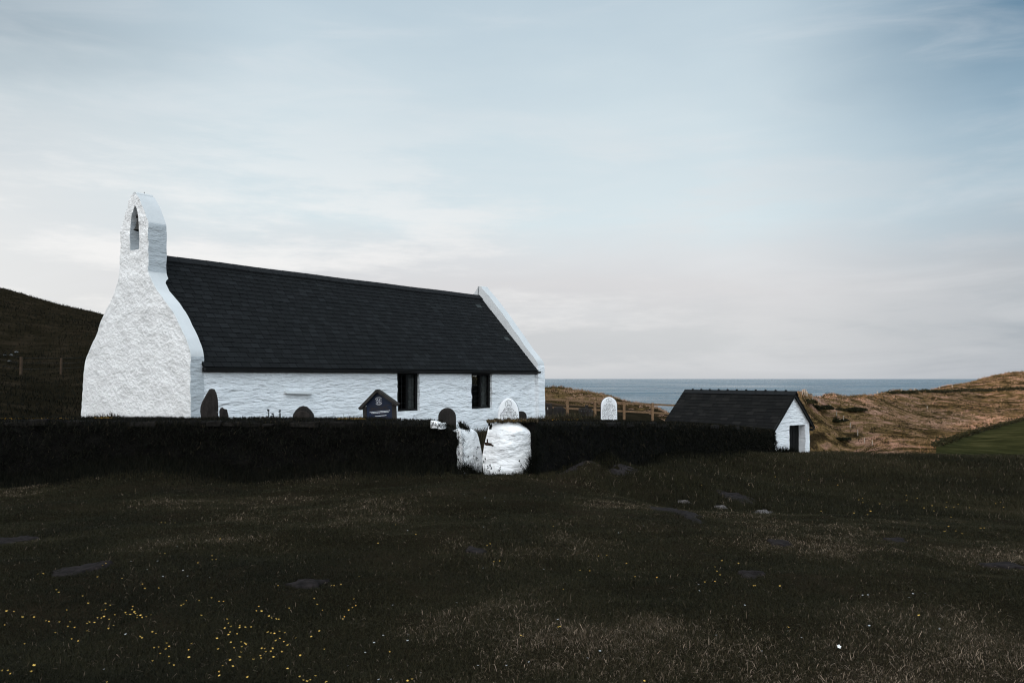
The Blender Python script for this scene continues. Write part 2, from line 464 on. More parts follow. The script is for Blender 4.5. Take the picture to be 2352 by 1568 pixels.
# lookup grid for the near field
GX0, GY0, GS = -36.0, -6.0, 0.2
gx = np.arange(GX0, 52, GS); gy = np.arange(GY0, 64, GS)
GXX, GYY = np.meshgrid(gx, gy)
GZ = H_raw(GXX, GYY).reshape(GXX.shape)
def H(x, y):
    x = np.asarray(x, float); y = np.asarray(y, float)
    fx = np.clip((x - GX0) / GS, 0, len(gx) - 2.001); fy = np.clip((y - GY0) / GS, 0, len(gy) - 2.001)
    ix = fx.astype(int); iy = fy.astype(int); fx = fx - ix; fy = fy - iy
    return (GZ[iy, ix] * (1 - fx) + GZ[iy, ix + 1] * fx) * (1 - fy) + (GZ[iy + 1, ix] * (1 - fx) + GZ[iy + 1, ix + 1] * fx) * fy
def h1(x, y): return float(H(np.array([x]), np.array([y]))[0])
def hit(px, py, lift=0.0, dmin=3.0, dmax=60.0):
    d = np.arange(dmin, dmax, 0.02)
    x = (px - CX) / F * d; z = EYE + (HY - py) / F * d
    k = np.nonzero(z <= H(x, d) + lift)[0]
    i = k[0] if len(k) else len(d) - 1
    return Vector((x[i], d[i], z[i]))

ang = np.concatenate([np.arange(-38, 38, 0.2), np.arange(38, 322, 3.0)])      # degrees from the view direction
rad = np.concatenate([np.arange(0.5, 3, 0.25), 3.0 * (640 / 3.0) ** np.linspace(0, 1, 330)])
AA, RR = np.meshgrid(np.radians(ang), rad)
TX, TY = (np.sin(AA) * RR).ravel(), (np.cos(AA) * RR).ravel()
TZ = H_raw(TX, TY)
na, nr = len(ang), len(rad)
idx = np.arange(na * nr).reshape(nr, na)
a = idx[:-1, :]; b = np.roll(idx, -1, 1)[:-1, :]; c = np.roll(idx, -1, 1)[1:, :]; d = idx[1:, :]
faces = np.stack([a, b, c, d], -1).reshape(-1, 4)[:, ::-1]
# close the middle
ctr = len(TX)
TX = np.append(TX, 0.0); TY = np.append(TY, 0.0); TZ = np.append(TZ, H_raw([0.0], [0.0])[0])
fl = faces.tolist() + [(ctr, int(idx[0, (i + 1) % na]), int(idx[0, i])) for i in range(na)]

def ground_mat():
    m, nt, b = new_mat('turf')
    n1 = noise_tex(nt, 0.55, 8, 0.62)
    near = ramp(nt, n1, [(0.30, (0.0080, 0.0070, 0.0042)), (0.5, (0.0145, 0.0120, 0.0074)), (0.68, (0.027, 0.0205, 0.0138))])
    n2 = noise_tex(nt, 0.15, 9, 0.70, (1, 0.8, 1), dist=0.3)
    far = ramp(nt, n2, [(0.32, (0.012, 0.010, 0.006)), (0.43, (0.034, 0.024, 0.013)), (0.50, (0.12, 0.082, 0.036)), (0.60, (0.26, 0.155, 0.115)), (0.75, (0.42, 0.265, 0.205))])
    n3 = noise_tex(nt, 1.3, 8, 0.7)
    far2 = mnode(nt, 'ShaderNodeMixRGB', blend_type='MULTIPLY'); far2.inputs[0].default_value = 1.0
    nt.links.new(far, far2.inputs[1]); nt.links.new(ramp(nt, n3, [(0.3, (0.30, 0.29, 0.27)), (0.62, (1.2, 1.15, 1.1))]), far2.inputs[2])
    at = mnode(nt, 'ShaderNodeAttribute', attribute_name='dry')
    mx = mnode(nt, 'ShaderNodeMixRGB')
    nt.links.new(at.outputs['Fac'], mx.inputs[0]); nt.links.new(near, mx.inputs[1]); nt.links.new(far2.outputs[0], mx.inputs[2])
    nt.links.new(mx.outputs[0], b.inputs['Base Color'])
    b.inputs['Roughness'].default_value = 1.0; set_spec(b, 0.0)
    bump(nt, b, noise_tex(nt, 7, 8, 0.65), 0.08)
    return m
M['turf'] = ground_mat()
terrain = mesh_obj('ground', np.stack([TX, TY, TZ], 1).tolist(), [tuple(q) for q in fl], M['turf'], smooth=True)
tag(terrain, kind='structure')
r_ = np.hypot(TX, TY)
# which ground carries tall dry grass (far slopes) and which is close-cropped turf
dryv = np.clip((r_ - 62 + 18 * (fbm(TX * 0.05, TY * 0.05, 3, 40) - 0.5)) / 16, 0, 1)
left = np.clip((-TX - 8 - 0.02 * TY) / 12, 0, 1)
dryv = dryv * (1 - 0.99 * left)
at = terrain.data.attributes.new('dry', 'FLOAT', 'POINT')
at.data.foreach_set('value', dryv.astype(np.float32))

# ------------------------------------------------------------------ sea
def sea_mat():
    m, nt, b = new_mat('sea_water')
    b.inputs['Base Color'].default_value = (0.008, 0.058, 0.100, 1)
    b.inputs['Roughness'].default_value = 0.22
    b.inputs['IOR'].default_value = 1.33
    t = mnode(nt, 'ShaderNodeTexCoord')
    mp = mnode(nt, 'ShaderNodeMapping'); mp.inputs['Scale'].default_value = (0.045, 0.075, 1)
    nt.links.new(t.outputs['Object'], mp.inputs[0])
    n = mnode(nt, 'ShaderNodeTexNoise'); n.inputs['Scale'].default_value = 1.0; n.inputs['Detail'].default_value = 9; n.inputs['Roughness'].default_value = 0.72
    nt.links.new(mp.outputs[0], n.inputs['Vector'])
    bump(nt, b, n.outputs[0], 9.0, 1.0)
    rn = noise_tex(nt, 0.0035, 6, 0.65, (0.35, 1.0, 1.0))
    rr_ = ramp(nt, rn, [(0.35, (0.10, 0.10, 0.10)), (0.65, (0.38, 0.38, 0.38))])
    nt.links.new(rr_, b.inputs['Roughness'])
    cn2 = noise_tex(nt, 0.012, 7, 0.7, (0.4, 1.0, 1.0))
    nt.links.new(ramp(nt, cn2, [(0.35, (0.004, 0.040, 0.074)), (0.65, (0.013, 0.080, 0.128))]), b.inputs['Base Color'])
    return m
M['sea'] = sea_mat()
rr = np.concatenate([[60.0], 60.0 * (42000 / 60.0) ** np.linspace(0.02, 1, 60)])
aa = np.radians(np.arange(0, 360, 3.0))
SA, SR = np.meshgrid(aa, rr)
sv = np.stack([np.sin(SA) * SR, np.cos(SA) * SR, np.full(SA.shape, -41.0)], -1).reshape(-1, 3)
ns = len(aa); si = np.arange(len(sv)).reshape(len(rr), ns)
sf = np.stack([si[:-1], si[1:], np.roll(si, -1, 1)[1:], np.roll(si, -1, 1)[:-1]], -1).reshape(-1, 4)
sea = mesh_obj('sea', sv.tolist(), [tuple(q) for q in sf.tolist()], M['sea'])
tag(sea, kind='structure')

# ------------------------------------------------------------------ bare patches in the turf
PATCHES = [(1690,1145,38,12,0),(1655,1165,15,4,1),(1752,1177,24,4,1),(1541,1174,38,6,0),(1572,1154,17,3,1),(705,1343,46,12,0),(185,1310,58,11,0),
           (35,1244,44,8,0),(1790,1250,32,5,0),(1722,1323,36,8,0),(2056,1242,24,5,0),(2308,1302,48,9,0),(1092,1266,30,4,0)]
patch_xy = []
def soil_patch(px, py, rx, ry, pale, name='bare_earth'):
    c = hit(px, py)
    wx = rx / F * c.y
    top = hit(px, py - ry); bot = hit(px, py + ry)
    wy = min(max((top.y - bot.y) / 2, 0.12), 1.6)
    n, k = 36, 6
    vs = [(c.x, c.y, h1(c.x, c.y) + 0.03)]; fs = []
    sd_ = px * 0.37
    for j in range(1, k + 1):
        for i in range(n):
            t = 2 * math.pi * i / n
            e = 1 + 0.55 * (mn.noise(Vector((math.cos(t) * 1.6 + sd_, math.sin(t) * 1.6, 0.3)))) + 0.25 * mn.noise(Vector((math.cos(t) * 5 + sd_, math.sin(t) * 5, 1.3)))
            q = j / k
            x = c.x + wx * q * e * math.cos(t); y = c.y + wy * q * e * math.sin(t)
            z = h1(x, y) + (0.014 + 0.018 * (1 - q ** 2) + 0.03 * mn.noise(Vector((x * 6, y * 6, 0))) if j < k else -0.03)
            vs.append((x, y, z))
    for i in range(n):
        fs.append((0, 1 + i, 1 + (i + 1) % n))
        for j in range(k - 1):
            p = 1 + j * n
            fs.append((p + i, p + n + i, p + n + (i + 1) % n, p + (i + 1) % n))
    o = mesh_obj(name, vs, fs, M['soil_pale'] if pale else M['soil'], smooth=True)
    tag(o, kind='structure')
    patch_xy.append((c.x, c.y, wx, wy, 0.95 if pale else 0.6))
for q in PATCHES:
    soil_patch(*q)

# the worn track that runs from the gate round the right-hand wall
tp = [(0.85, 14.7), (1.1, 15.15), (1.45, 15.7), (1.9, 16.35), (2.35, 17.0), (2.7, 17.6)]
vs, fs = [], []
tw = [0.2, 0.28, 0.32, 0.32, 0.28, 0.12]
N_, K_ = 60, 9
for i in range(N_):
    t = i / (N_ - 1) * (len(tp) - 1.0001); k = int(t); f = t - k
    x = tp[k][0] * (1 - f) + tp[k + 1][0] * f; y = tp[k][1] * (1 - f) + tp[k + 1][1] * f
    w_ = (tw[k] * (1 - f) + tw[k + 1] * f) * (1 + 0.5 * mn.noise(Vector((x * 3, y * 3, 5))))
    dxn, dyn = tp[k + 1][0] - tp[k][0], tp[k + 1][1] - tp[k][1]; l_ = math.hypot(dxn, dyn)
    for j in range(K_):
        s = (j / (K_ - 1) - 0.5) * 2 * w_
        X, Y = x + dyn / l_ * s, y - dxn / l_ * s
        e = 1 - (abs(j - (K_ - 1) / 2) / ((K_ - 1) / 2)) ** 2
        vs.append((X, Y, h1(X, Y) - 0.03 + 0.036 * min(1, e * 3) + 0.02 * mn.noise(Vector((X * 5, Y * 5, 2)))))
        if j == K_ // 2: patch_xy.append((X, Y, w_ * .8, w_ * .8, 0.55))
for i in range(N_ - 1):
    for j in range(K_ - 1):
        fs.append((i * K_ + j, (i + 1) * K_ + j, (i + 1) * K_ + j + 1, i * K_ + j + 1))
tag(mesh_obj('path', vs, fs, M['track'], smooth=True), kind='structure')

# ------------------------------------------------------------------ masonry slab builder: grid of cells between two skins, with openings
def slab(zs, cols, hole, pos, fm=(0, 0, 0)):
    """zs rows, cols(z) -> breakpoints, hole(i,j) True where there is an opening, pos(a,z,side) -> point"""
    R_n, C_n = len(zs), len(cols(zs[0]))
    vs = []; fs = []; mt = []
    for side in (0, 1):
        for z in zs:
            for a_ in cols(z):
                vs.append(pos(a_, z, side))
    off = R_n * C_n
    I = lambda i, j, s: s * off + i * C_n + j
    solid = lambda i, j: 0 <= i < R_n - 1 and 0 <= j < C_n - 1 and not hole(i, j)
    for i in range(R_n - 1):
        for j in range(C_n - 1):
            if not solid(i, j): continue
            fs.append((I(i, j, 0), I(i, j + 1, 0), I(i + 1, j + 1, 0), I(i + 1, j, 0))); mt.append(fm[0])
            fs.append((I(i, j, 1), I(i + 1, j, 1), I(i + 1, j + 1, 1), I(i, j + 1, 1))); mt.append(fm[1])
            for (di, dj, e) in ((-1, 0, ((i, j), (i, j + 1))), (1, 0, ((i + 1, j + 1), (i + 1, j))), (0, -1, ((i + 1, j), (i, j))), (0, 1, ((i, j + 1), (i + 1, j + 1)))):
                if not solid(i + di, j + dj):
                    p, q = e
                    fs.append((I(*p, 0), I(*p, 1), I(*q, 1), I(*q, 0))); mt.append(fm[2])
    return vs, fs, mt

def rough(p, amp, sc=(1, 1, 1), seed=0.0):
    q = Vector((p[0] * sc[0] + seed, p[1] * sc[1] + seed * 0.7, p[2] * sc[2]))
    return amp * (mn.noise(q * 2.0) + 0.6 * mn.noise(q * 5.0) + 0.3 * mn.noise(q * 11.0))

def interp(pts, z):
    """pts: (z, value) sorted by z"""
    if z <= pts[0][0]: return pts[0][1]
    for (z0, v0), (z1, v1) in zip(pts, pts[1:]):
        if z <= z1:
            return v0 + (v1 - v0) * (z - z0) / max(z1 - z0, 1e-6)
    return pts[-1][1]

# ------------------------------------------------------------------ church
AL = math.atan(1430 / F)
D1 = Vector((math.sin(AL), math.cos(AL), 0)); D2 = Vector((-math.cos(AL), math.sin(AL), 0))
ZC = 20.2
CO = Vector(((438 - CX) / F * ZC, ZC, 0))
CG = -0.45
GW = 5.85; GL = 15.2; WT = 0.36
church = thing('church', (CO.x, CO.y, CG), math.pi / 2 - AL)
tag(church, 'long whitewashed stone church with dark slate roof and bellcote on its gable', 'church')
def on_cross(px, py, s):
    r = (px - CX) / F
    u = (r * (CO.y + s * D1.y) - CO.x - s * D1.x) / (D2.x - r * D2.y)
    d = CO.y + s * D1.y + u * D2.y
    return u, EYE + (HY - py) / F * d - CG
def on_long(px, py, u=0.0):
    r = (px - CX) / F
    s = (r * (CO.y + u * D2.y) - CO.x - u * D2.x) / (D1.x - r * D1.y)
    d = CO.y + s * D1.y + u * D2.y
    return s, EYE + (HY - py) / F * d - CG

right_px = [(438.5,819.6),(436.6,804.9),(427.5,775.6),(409.1,739),(396.3,713.3),(378,687.7),(359.7,665.7),(346.9,640),(341.4,625.4),(341.4,511.9),(334,489.9),(329,476),(323,464.2),(318,454),(312,446)]
left_px = [(187.5,962.4),(191.2,878.2),(196.7,823.2),(213.2,790.2),(235.1,731.6),(260.8,676.7),(274.7,636.4),(275.4,585.1),(277.3,528.3),(282.8,508.2),(291.9,478.9),(295.6,460.5),(300.5,451),(306,445)]
RP = sorted([(z, u) for u, z in (on_cross(x, y, 0) for x, y in right_px)])
LP = sorted([(z, u) for u, z in (on_cross(x, y, 0) for x, y in left_px)])
LP = [(-0.5, LP[0][1] + 0.06)] + LP
RP = [(-0.5, -0.04), (RP[0][0] - 0.35, 0.0)] + RP
ztop = min(RP[-1][0], LP[-1][0])
hb_u = [on_cross(299.5, 540, 0)[0], on_cross(319.4, 540, 0)[0]]
hz0, hz1 = on_cross(308, 574, 0)[1], on_cross(305, 474, 0)[1]
hmid = (hb_u[0] + hb_u[1]) / 2
def hl(z):
    if z < hz0 + 0.75: return hb_u[0]
    t = min(1, (z - hz0 - 0.75) / max(hz1 - hz0 - 0.75, .01))
    return hb_u[0] + (hmid - hb_u[0]) * (t ** 1.5) * 0.93
def hr(z):
    if z < hz0 + 0.75: return hb_u[1]
    t = min(1, (z - hz0 - 0.75) / max(hz1 - hz0 - 0.75, .01))
    return hb_u[1] + (hmid - hb_u[1]) * (t ** 1.5) * 0.93
ZB = on_cross(345, 646, 0)[1]
def gable_rows():
    zs = list(np.arange(-0.5, hz0 - 0.02, 0.075)) + list(np.linspace(hz0, hz1, 19)) + list(np.linspace(hz1 + 0.06, ztop, 6))
    return [float(z) for z in zs]
NR_, NH_, NL_ = 16, 3, 16
def gcols(z):
    r, l = interp(RP, z), interp(LP, z)
    a_, b_ = hr(z), hl(z)
    if z < hz0:                                     # spread the columns evenly over the wide gable below
        k = max(0.0, min(1.0, (hz0 - z) / 1.2))
        a_ = a_ * (1 - k) + (r + (l - r) * 0.455) * k
        b_ = b_ * (1 - k) + (r + (l - r) * 0.545) * k
    a_ = max(a_, r + 0.06); b_ = min(b_, l - 0.06)
    if b_ < a_: a_ = b_ = (a_ + b_) / 2
    return list(np.linspace(r, a_, NR_ + 1)) + list(np.linspace(a_, b_, NH_ + 1))[1:] + list(np.linspace(b_, l, NL_ + 1))[1:]
gz = gable_rows()
def ghole(i, j):
    zc = (gz[i] + gz[i + 1]) / 2
    return NR_ <= j < NR_ + NH_ and hz0 <= zc <= hz1
def gpos(u, z, side):
    bulge = 0.06 * max(0.0, 1 - z / 4.0)
    if side == 0:
        n = rough((u, z, 1.0), 0.030, (1, 1.2, 1))
        return Vector((-bulge * 0.3 + n, u + 0.015 * mn.noise(Vector((u * 3, z * 4, 0))), z))
    wt_ = WT + 0.15 * min(1.0, max(0.0, (z - ZB) / 0.12))
    return Vector((wt_ + 0.02 * mn.noise(Vector((u * 2, z * 3, 5.0))), u + 0.012 * mn.noise(Vector((u * 3, z * 4, 7))), z))
gv, gf, gm = slab(gz, gcols, ghole, gpos, (0, 1, 1))
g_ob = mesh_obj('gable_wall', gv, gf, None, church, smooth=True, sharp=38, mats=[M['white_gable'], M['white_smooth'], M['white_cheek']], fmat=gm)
# upright cheeks are rubble, the sloping copings are trowelled smooth
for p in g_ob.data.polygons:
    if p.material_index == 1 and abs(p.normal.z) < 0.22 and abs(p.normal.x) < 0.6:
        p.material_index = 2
zcap = ztop
cap = MB()
uu = gcols(ztop)
cap_v, cap_f = [], []
nseg = 8
for i in range(nseg + 1):
    t = math.pi * i / nseg
    u_ = (uu[0] + uu[-1]) / 2 - (uu[-1] - uu[0]) / 2 * math.cos(t)
    for s_ in (0.0, WT + 0.15):
        cap_v.append((s_ + (0.02 if s_ == 0 else -0.01), u_, ztop - 0.01 + 0.09 * math.sin(t)))
for i in range(nseg):
    cap_f.append((2 * i, 2 * i + 2, 2 * i + 3, 2 * i + 1))
cap_f.append(tuple(range(0, 2 * nseg + 2, 2))[::-1]); cap_f.append(tuple(range(1, 2 * nseg + 2, 2)))
mesh_obj('coping', cap_v, cap_f, M['white_smooth'], church, smooth=True, sharp=50)

# bell
bl = MB()
bu, bz, bs = hmid - 0.02, hz0 + 0.55, 0.16
prof = [(0.0, 0.36), (0.06, 0.35), (0.10, 0.30), (0.115, 0.18), (0.14, 0.08), (0.185, 0.0), (0.17, 0.0), (0.10, 0.12)]
nb = 18
for r_b, z_b in prof:
    for k in range(nb):
        t = 2 * math.pi * k / nb
        bl.v.append(Vector((bs + r_b * math.cos(t), bu + r_b * math.sin(t), bz + z_b)))
for i in range(len(prof) - 1):
    for k in range(nb):
        bl.f.append((i * nb + k, i * nb + (k + 1) % nb, (i + 1) * nb + (k + 1) % nb, (i + 1) * nb + k))
bell = bl.build('bell', M['bell'], church, True)
hs = MB(); hs.beam((bs, hr(bz + .42) - 0.02, bz + 0.42), (bs, hl(bz + .42) + 0.02, bz + 0.42), 0.07, 0.08); hs.tube([(bs, bu, bz + 0.36), (bs, bu, bz + 0.42)], 0.025)
hs.build('headstock', M['wood_grey'], bell)
cl = MB(); cl.tube([(bs, bu, bz + 0.3), (bs, bu, bz - 0.03)], 0.012); cl.tube([(bs, bu, bz - 0.06), (bs, bu, bz - 0.03), (bs, bu, bz)], [0.02, 0.035, 0.02], 8)
cl.build('clapper', M['rust'], bell)
rod = MB(); q = on_cross(339.5, 452, 0.35)
rod.tube([(0.36, q[0] + 0.25, ztop - 0.1), (0.37, q[0] + 0.23, ztop + 0.16)], 0.009, 5)
rod.build('lightning_rod', M['lead'], church)

# south wall with its two windows
s_w1 = (on_long(913.7, 900)[0], on_long(964.3, 900)[0]); z_w1 = (on_long(939, 943.6)[1], on_long(939, 855.7)[1])
s_w2 = (on_long(1084, 900)[0], on_long(1130.6, 900)[0]); z_w2 = (on_long(1107, 937.9)[1], on_long(1107, 857.5)[1])
EZ = 1.96 - CG                                       # wall head
def grid_breaks(lo, hi, must, step):
    pts = sorted([lo, hi] + list(must)); out = [pts[0]]
    for p, q in zip(pts, pts[1:]):
        n = max(1, int(round((q - p) / step)))
        out += [p + (q - p) * k / n for k in range(1, n + 1)]
    return out
ss = grid_breaks(WT, GL, [*s_w1, *s_w2], 0.085)
sz = grid_breaks(-0.5, EZ, [*z_w1, *z_w2], 0.075)
def shole(i, j):
    a_ = (ss[j] + ss[j + 1]) / 2; z = (sz[i] + sz[i + 1]) / 2
    return (s_w1[0] < a_ < s_w1[1] and z_w1[0] < z < z_w1[1]) or (s_w2[0] < a_ < s_w2[1] and z_w2[0] < z < z_w2[1])
def spos(s, z, side):
    if side == 1: return Vector((s, 0.55, z))
    n = rough((s, z, 4.0), 0.034, (0.8, 1.7, 1))
    edge = 0.012 * mn.noise(Vector((s * 6, z * 6, 2)))
    return Vector((s + edge, 0.02 - 0.045 * max(0, 1 - z / 1.6) - n, z + edge))
v_, f_, m_ = slab(sz, lambda z: ss, shole, spos, (0, 1, 0))
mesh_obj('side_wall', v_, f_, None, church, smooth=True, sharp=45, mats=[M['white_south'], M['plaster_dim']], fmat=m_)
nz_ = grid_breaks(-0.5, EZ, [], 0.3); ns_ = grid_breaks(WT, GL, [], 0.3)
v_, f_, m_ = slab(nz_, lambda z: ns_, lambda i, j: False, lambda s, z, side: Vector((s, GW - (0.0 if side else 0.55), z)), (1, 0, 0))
mesh_obj('side_wall', v_, f_, None, church, smooth=False, mats=[M['white_south'], M['plaster_dim']], fmat=m_)

# east gable: parapet outline, one window through which the sky shows
reg8 = lambda cx_, cy_: ((1750 + cx_ / 2.614) / 1.7415, (1100 + cy_ / 2.614) / 1.7415)
ep = [on_cross(*reg8(*q), GL - 0.20) for q in [(1096,1480),(1092,1100),(1088,965),(1078,905),(1040,858),(960,768),(880,660),(790,545),(700,425),(620,330),(540,235),(480,172),(450,147),(430,139)]]
ER = sorted([(z, u) for u, z in ep]); 
um = GW / 2
uax = ER[-1][1]; ER = [(z, u * um / uax if u > 0 else u) for z, u in ER]; ER[-1] = (ER[-1][0], um - 0.10)
ER = [(-0.5, ER[0][1])] + ER
EL_ = [(z, GW - u) for z, u in ER]
etop = ER[-1][0]
e_lo, e_hi = 1.36 - CG, 2.62 - CG
e_u = (um + 0.14, um + 1.0)
ez = grid_breaks(-0.5, etop, [e_lo, e_hi], 0.12)
def ecols(z):
    r, l = interp(ER, z), interp(EL_, z)
    a_, b_ = max(r + 0.02, e_u[0]), min(l - 0.02, e_u[1])
    if b_ < a_: a_ = b_ = (r + l) / 2
    return list(np.linspace(r, a_, 15)) + list(np.linspace(a_, b_, 4))[1:] + list(np.linspace(b_, l, 13))[1:]
def ehole(i, j):
    return 14 <= j < 17 and e_lo < (ez[i] + ez[i + 1]) / 2 < e_hi
ET = 0.44
def epos(u, z, side):
    return Vector((GL - (ET if side == 0 else 0) + 0.012 * mn.noise(Vector((u * 3, z * 3, side * 4.0))), u + 0.012 * mn.noise(Vector((u * 3, z * 4, 9 + side))), z))
v_, f_, m_ = slab(ez, ecols, ehole, epos)
eo = mesh_obj('gable_wall', v_, f_, None, church, smooth=True, sharp=40, mats=[M['white_smooth'], M['plaster_dim'], M['white_south']])
for p in eo.data.polygons:
    c_ = p.center
    if p.normal.x < -0.6 and c_.z < EZ + (min(c_.y, GW - c_.y)) * 1.0 - 0.1: p.material_index = 1
    elif abs(p.normal.z) < 0.3 and c_.z < EZ + 0.2: p.material_index = 2
ec = []; ef = []
uu = ecols(etop)
for i in range(nseg + 1):
    t = math.pi * i / nseg
    u_ = (uu[0] + uu[-1]) / 2 - (uu[-1] - uu[0]) / 2 * math.cos(t)
    for s_ in (GL - ET, GL):
        ec.append((s_, u_, etop - 0.01 + 0.07 * math.sin(t)))
for i in range(nseg):
    ef.append((2 * i, 2 * i + 1, 2 * i + 3, 2 * i + 2))
ef.append(tuple(range(0, 2 * nseg + 2, 2))); ef.append(tuple(range(1, 2 * nseg + 2, 2))[::-1])
mesh_obj('coping', ec, ef, M['white_smooth'], church, smooth=True, sharp=50)
rod = MB(); q = on_cross(*reg8(413, 200), GL - ET - 0.1); q2 = on_cross(*reg8(414, 118), GL - ET - 0.1)
rod.tube([(GL - ET - 0.03, q[0], q[1] - 0.25), (GL - ET - 0.03, q2[0], q2[1])], 0.012, 5)
rod.build('lightning_rod', M['lead'], church)

# roof of overlapping slates on both slopes
EAVE = 1.935 - CG; RIDGE = 5.10 - CG; OVER = 0.13
def slate_roof(mb, tones, a0, a1, eave, ridge, u_eave, u_ridge, course, width, up, rs):
    """courses of slates from the eave (u_eave, eave) to the ridge; 'up' is +1/-1 for the slope side"""
    sl = math.hypot(u_ridge - u_eave, ridge - eave)
    cu_, cz_ = (u_ridge - u_eave) / sl, (ridge - eave) / sl
    nu, nzz = -cz_ * up, abs(cu_)
    n = int(round(sl / course)); ch = sl / n
    base = 0.0
    for i in range(n):
        x = a0 - (0.5 * width if i % 2 else 0) + rs.uniform(-.03, .03)
        while x < a1 - 0.02:
            w = width * rs.uniform(0.88, 1.12)
            x0, x1 = max(x, a0), min(x + w, a1)
            if x1 - x0 > 0.03:
                t0, t1 = i * ch - rs.uniform(0, 0.006), min((i + 1) * ch + 0.05, sl)
                lift0, lift1 = 0.018 + rs.uniform(-0.003, 0.004), 0.002
                def pt(xx, t, lf):
                    sag = -0.015 * math.sin(math.pi * (xx - a0) / (a1 - a0)) - 0.005 * math.sin(xx * 1.9)
                    return Vector((xx, u_eave + cu_ * t + nu * lf, eave + cz_ * t + nzz * lf + sag * t / sl))
                g = 0.006
                q = [pt(x0 + g, t0, 0.0), pt(x1 - g, t0, 0.0), pt(x1 - g, t1, -0.012), pt(x0 + g, t1, -0.012),
                     pt(x0 + g, t0, lift0), pt(x1 - g, t0, lift0), pt(x1 - g, t1, lift1), pt(x0 + g, t1, lift1)]
                mb.hexa(q)
                tn = rs.random() ** 1.5 * 0.9
                if rs.random() < 0.0005: tn = 1.0
                tones.append(tn)
            x += w
    # boarding below the slates
    o1 = 0.03
    mb.hexa([Vector((a0, u_eave - nu * o1, eave - nzz * o1 - .02)), Vector((a1, u_eave - nu * o1, eave - nzz * o1 - .02)), Vector((a1, u_ridge - nu * o1, ridge - nzz * o1 - .05)), Vector((a0, u_ridge - nu * o1, ridge - nzz * o1 - .05)),
             Vector((a0, u_eave, eave - .025)), Vector((a1, u_eave, eave - .025)), Vector((a1, u_ridge, ridge - .06)), Vector((a0, u_ridge, ridge - .06))])
    tones.append(0.2)
def roof_obj(name, mb, tones, mat, parent):
    o = mb.build(name, mat, parent)
    at_ = o.data.attributes.new('tone', 'FLOAT', 'FACE')
    arr = np.repeat(np.array(tones, np.float32), 6)
    at_.data.foreach_set('value', arr[:len(o.data.polygons)])
    return o
rs = random.Random(3)
mb = MB(); tn = []
slate_roof(mb, tn, WT - 0.06, GL - ET + 0.06, EAVE, RIDGE, -OVER, um, 0.190, 0.29, 1, rs)
slate_roof(mb, tn, WT - 0.02, GL - ET + 0.02, EAVE, RIDGE, GW + OVER, um, 0.212, 0.31, -1, rs)
roof = roof_obj('roof', mb, tn, M['slate'], church)
rg = MB(); x = WT
while x < GL - ET - 0.05:
    x2 = min(x + 0.45, GL - ET)
    sg = lambda t: -0.015 * math.sin(math.pi * (t - WT) / (GL - ET - WT)) - 0.005 * math.sin(t * 1.9)
    for sgn in (-1, 1):
        rg.hexa([(x, um, RIDGE + 0.0 + sg(x)), (x2 - .008, um, RIDGE + sg(x2)), (x2 - .008, um + sgn * 0.17, RIDGE - 0.16 + sg(x2)), (x, um + sgn * 0.17, RIDGE - 0.16 + sg(x)),
                 (x, um, RIDGE + 0.055 + sg(x)), (x2 - .008, um, RIDGE + 0.05 + sg(x2)), (x2 - .008, um + sgn * 0.19, RIDGE - 0.12 + sg(x2)), (x, um + sgn * 0.19, RIDGE - 0.118 + sg(x))])
    x = x2
rg.build('ridge_tiles', M['ridge'], roof)

# eaves gutter, half round, with its stop ends
gt = MB()
gs0, gs1 = WT - 0.06, GL - ET + 0.10
np_ = 9
for k in range(np_):
    t = math.pi * k / (np_ - 1)
    for s_ in (gs0, gs1):
        gt.v.append(Vector((s_, -OVER - 0.02 - 0.06 * math.cos(t), EAVE - 0.02 - 0.075 * math.sin(t))))
for k in range(np_ - 1):
    gt.f.append((2 * k, 2 * k + 1, 2 * k + 3, 2 * k + 2))
gt.f.append(tuple(range(0, 2 * np_, 2))[::-1]); gt.f.append(tuple(range(1, 2 * np_, 2)))
gt.box((gs0, -0.075, EAVE - 0.13), (GL - ET, -0.03, EAVE - 0.01))
gt.build('gutter', M['black_metal'], church)
dp = MB(); dp.tube([(GL - 0.28, -OVER + 0.02, EAVE - 0.09), (GL - 0.28, -0.085, EAVE - 0.32), (GL - 0.28, -0.10, EAVE - 0.62)], 0.02, 6)
dp.build('downpipe', M['black_metal'], church)
# stone ledge on the wall and the stone kneeler where the gutter meets the gable
lg = MB(); a0, z0 = on_long(653, 902); a1, z1 = on_long(716, 902.5)
lg.hexa([(a0, -0.12, z0 - .02), (a1, -0.11, z1 - .03), (a1, 0.04, z1 - .03), (a0, 0.04, z0 - .02), (a0, -0.11, z0 + .02), (a1, -0.10, z1 + .015), (a1, 0.04, z1 + .06), (a0, 0.04, z0 + .06)])
lg.build('ledge', M['white_smooth'], church)

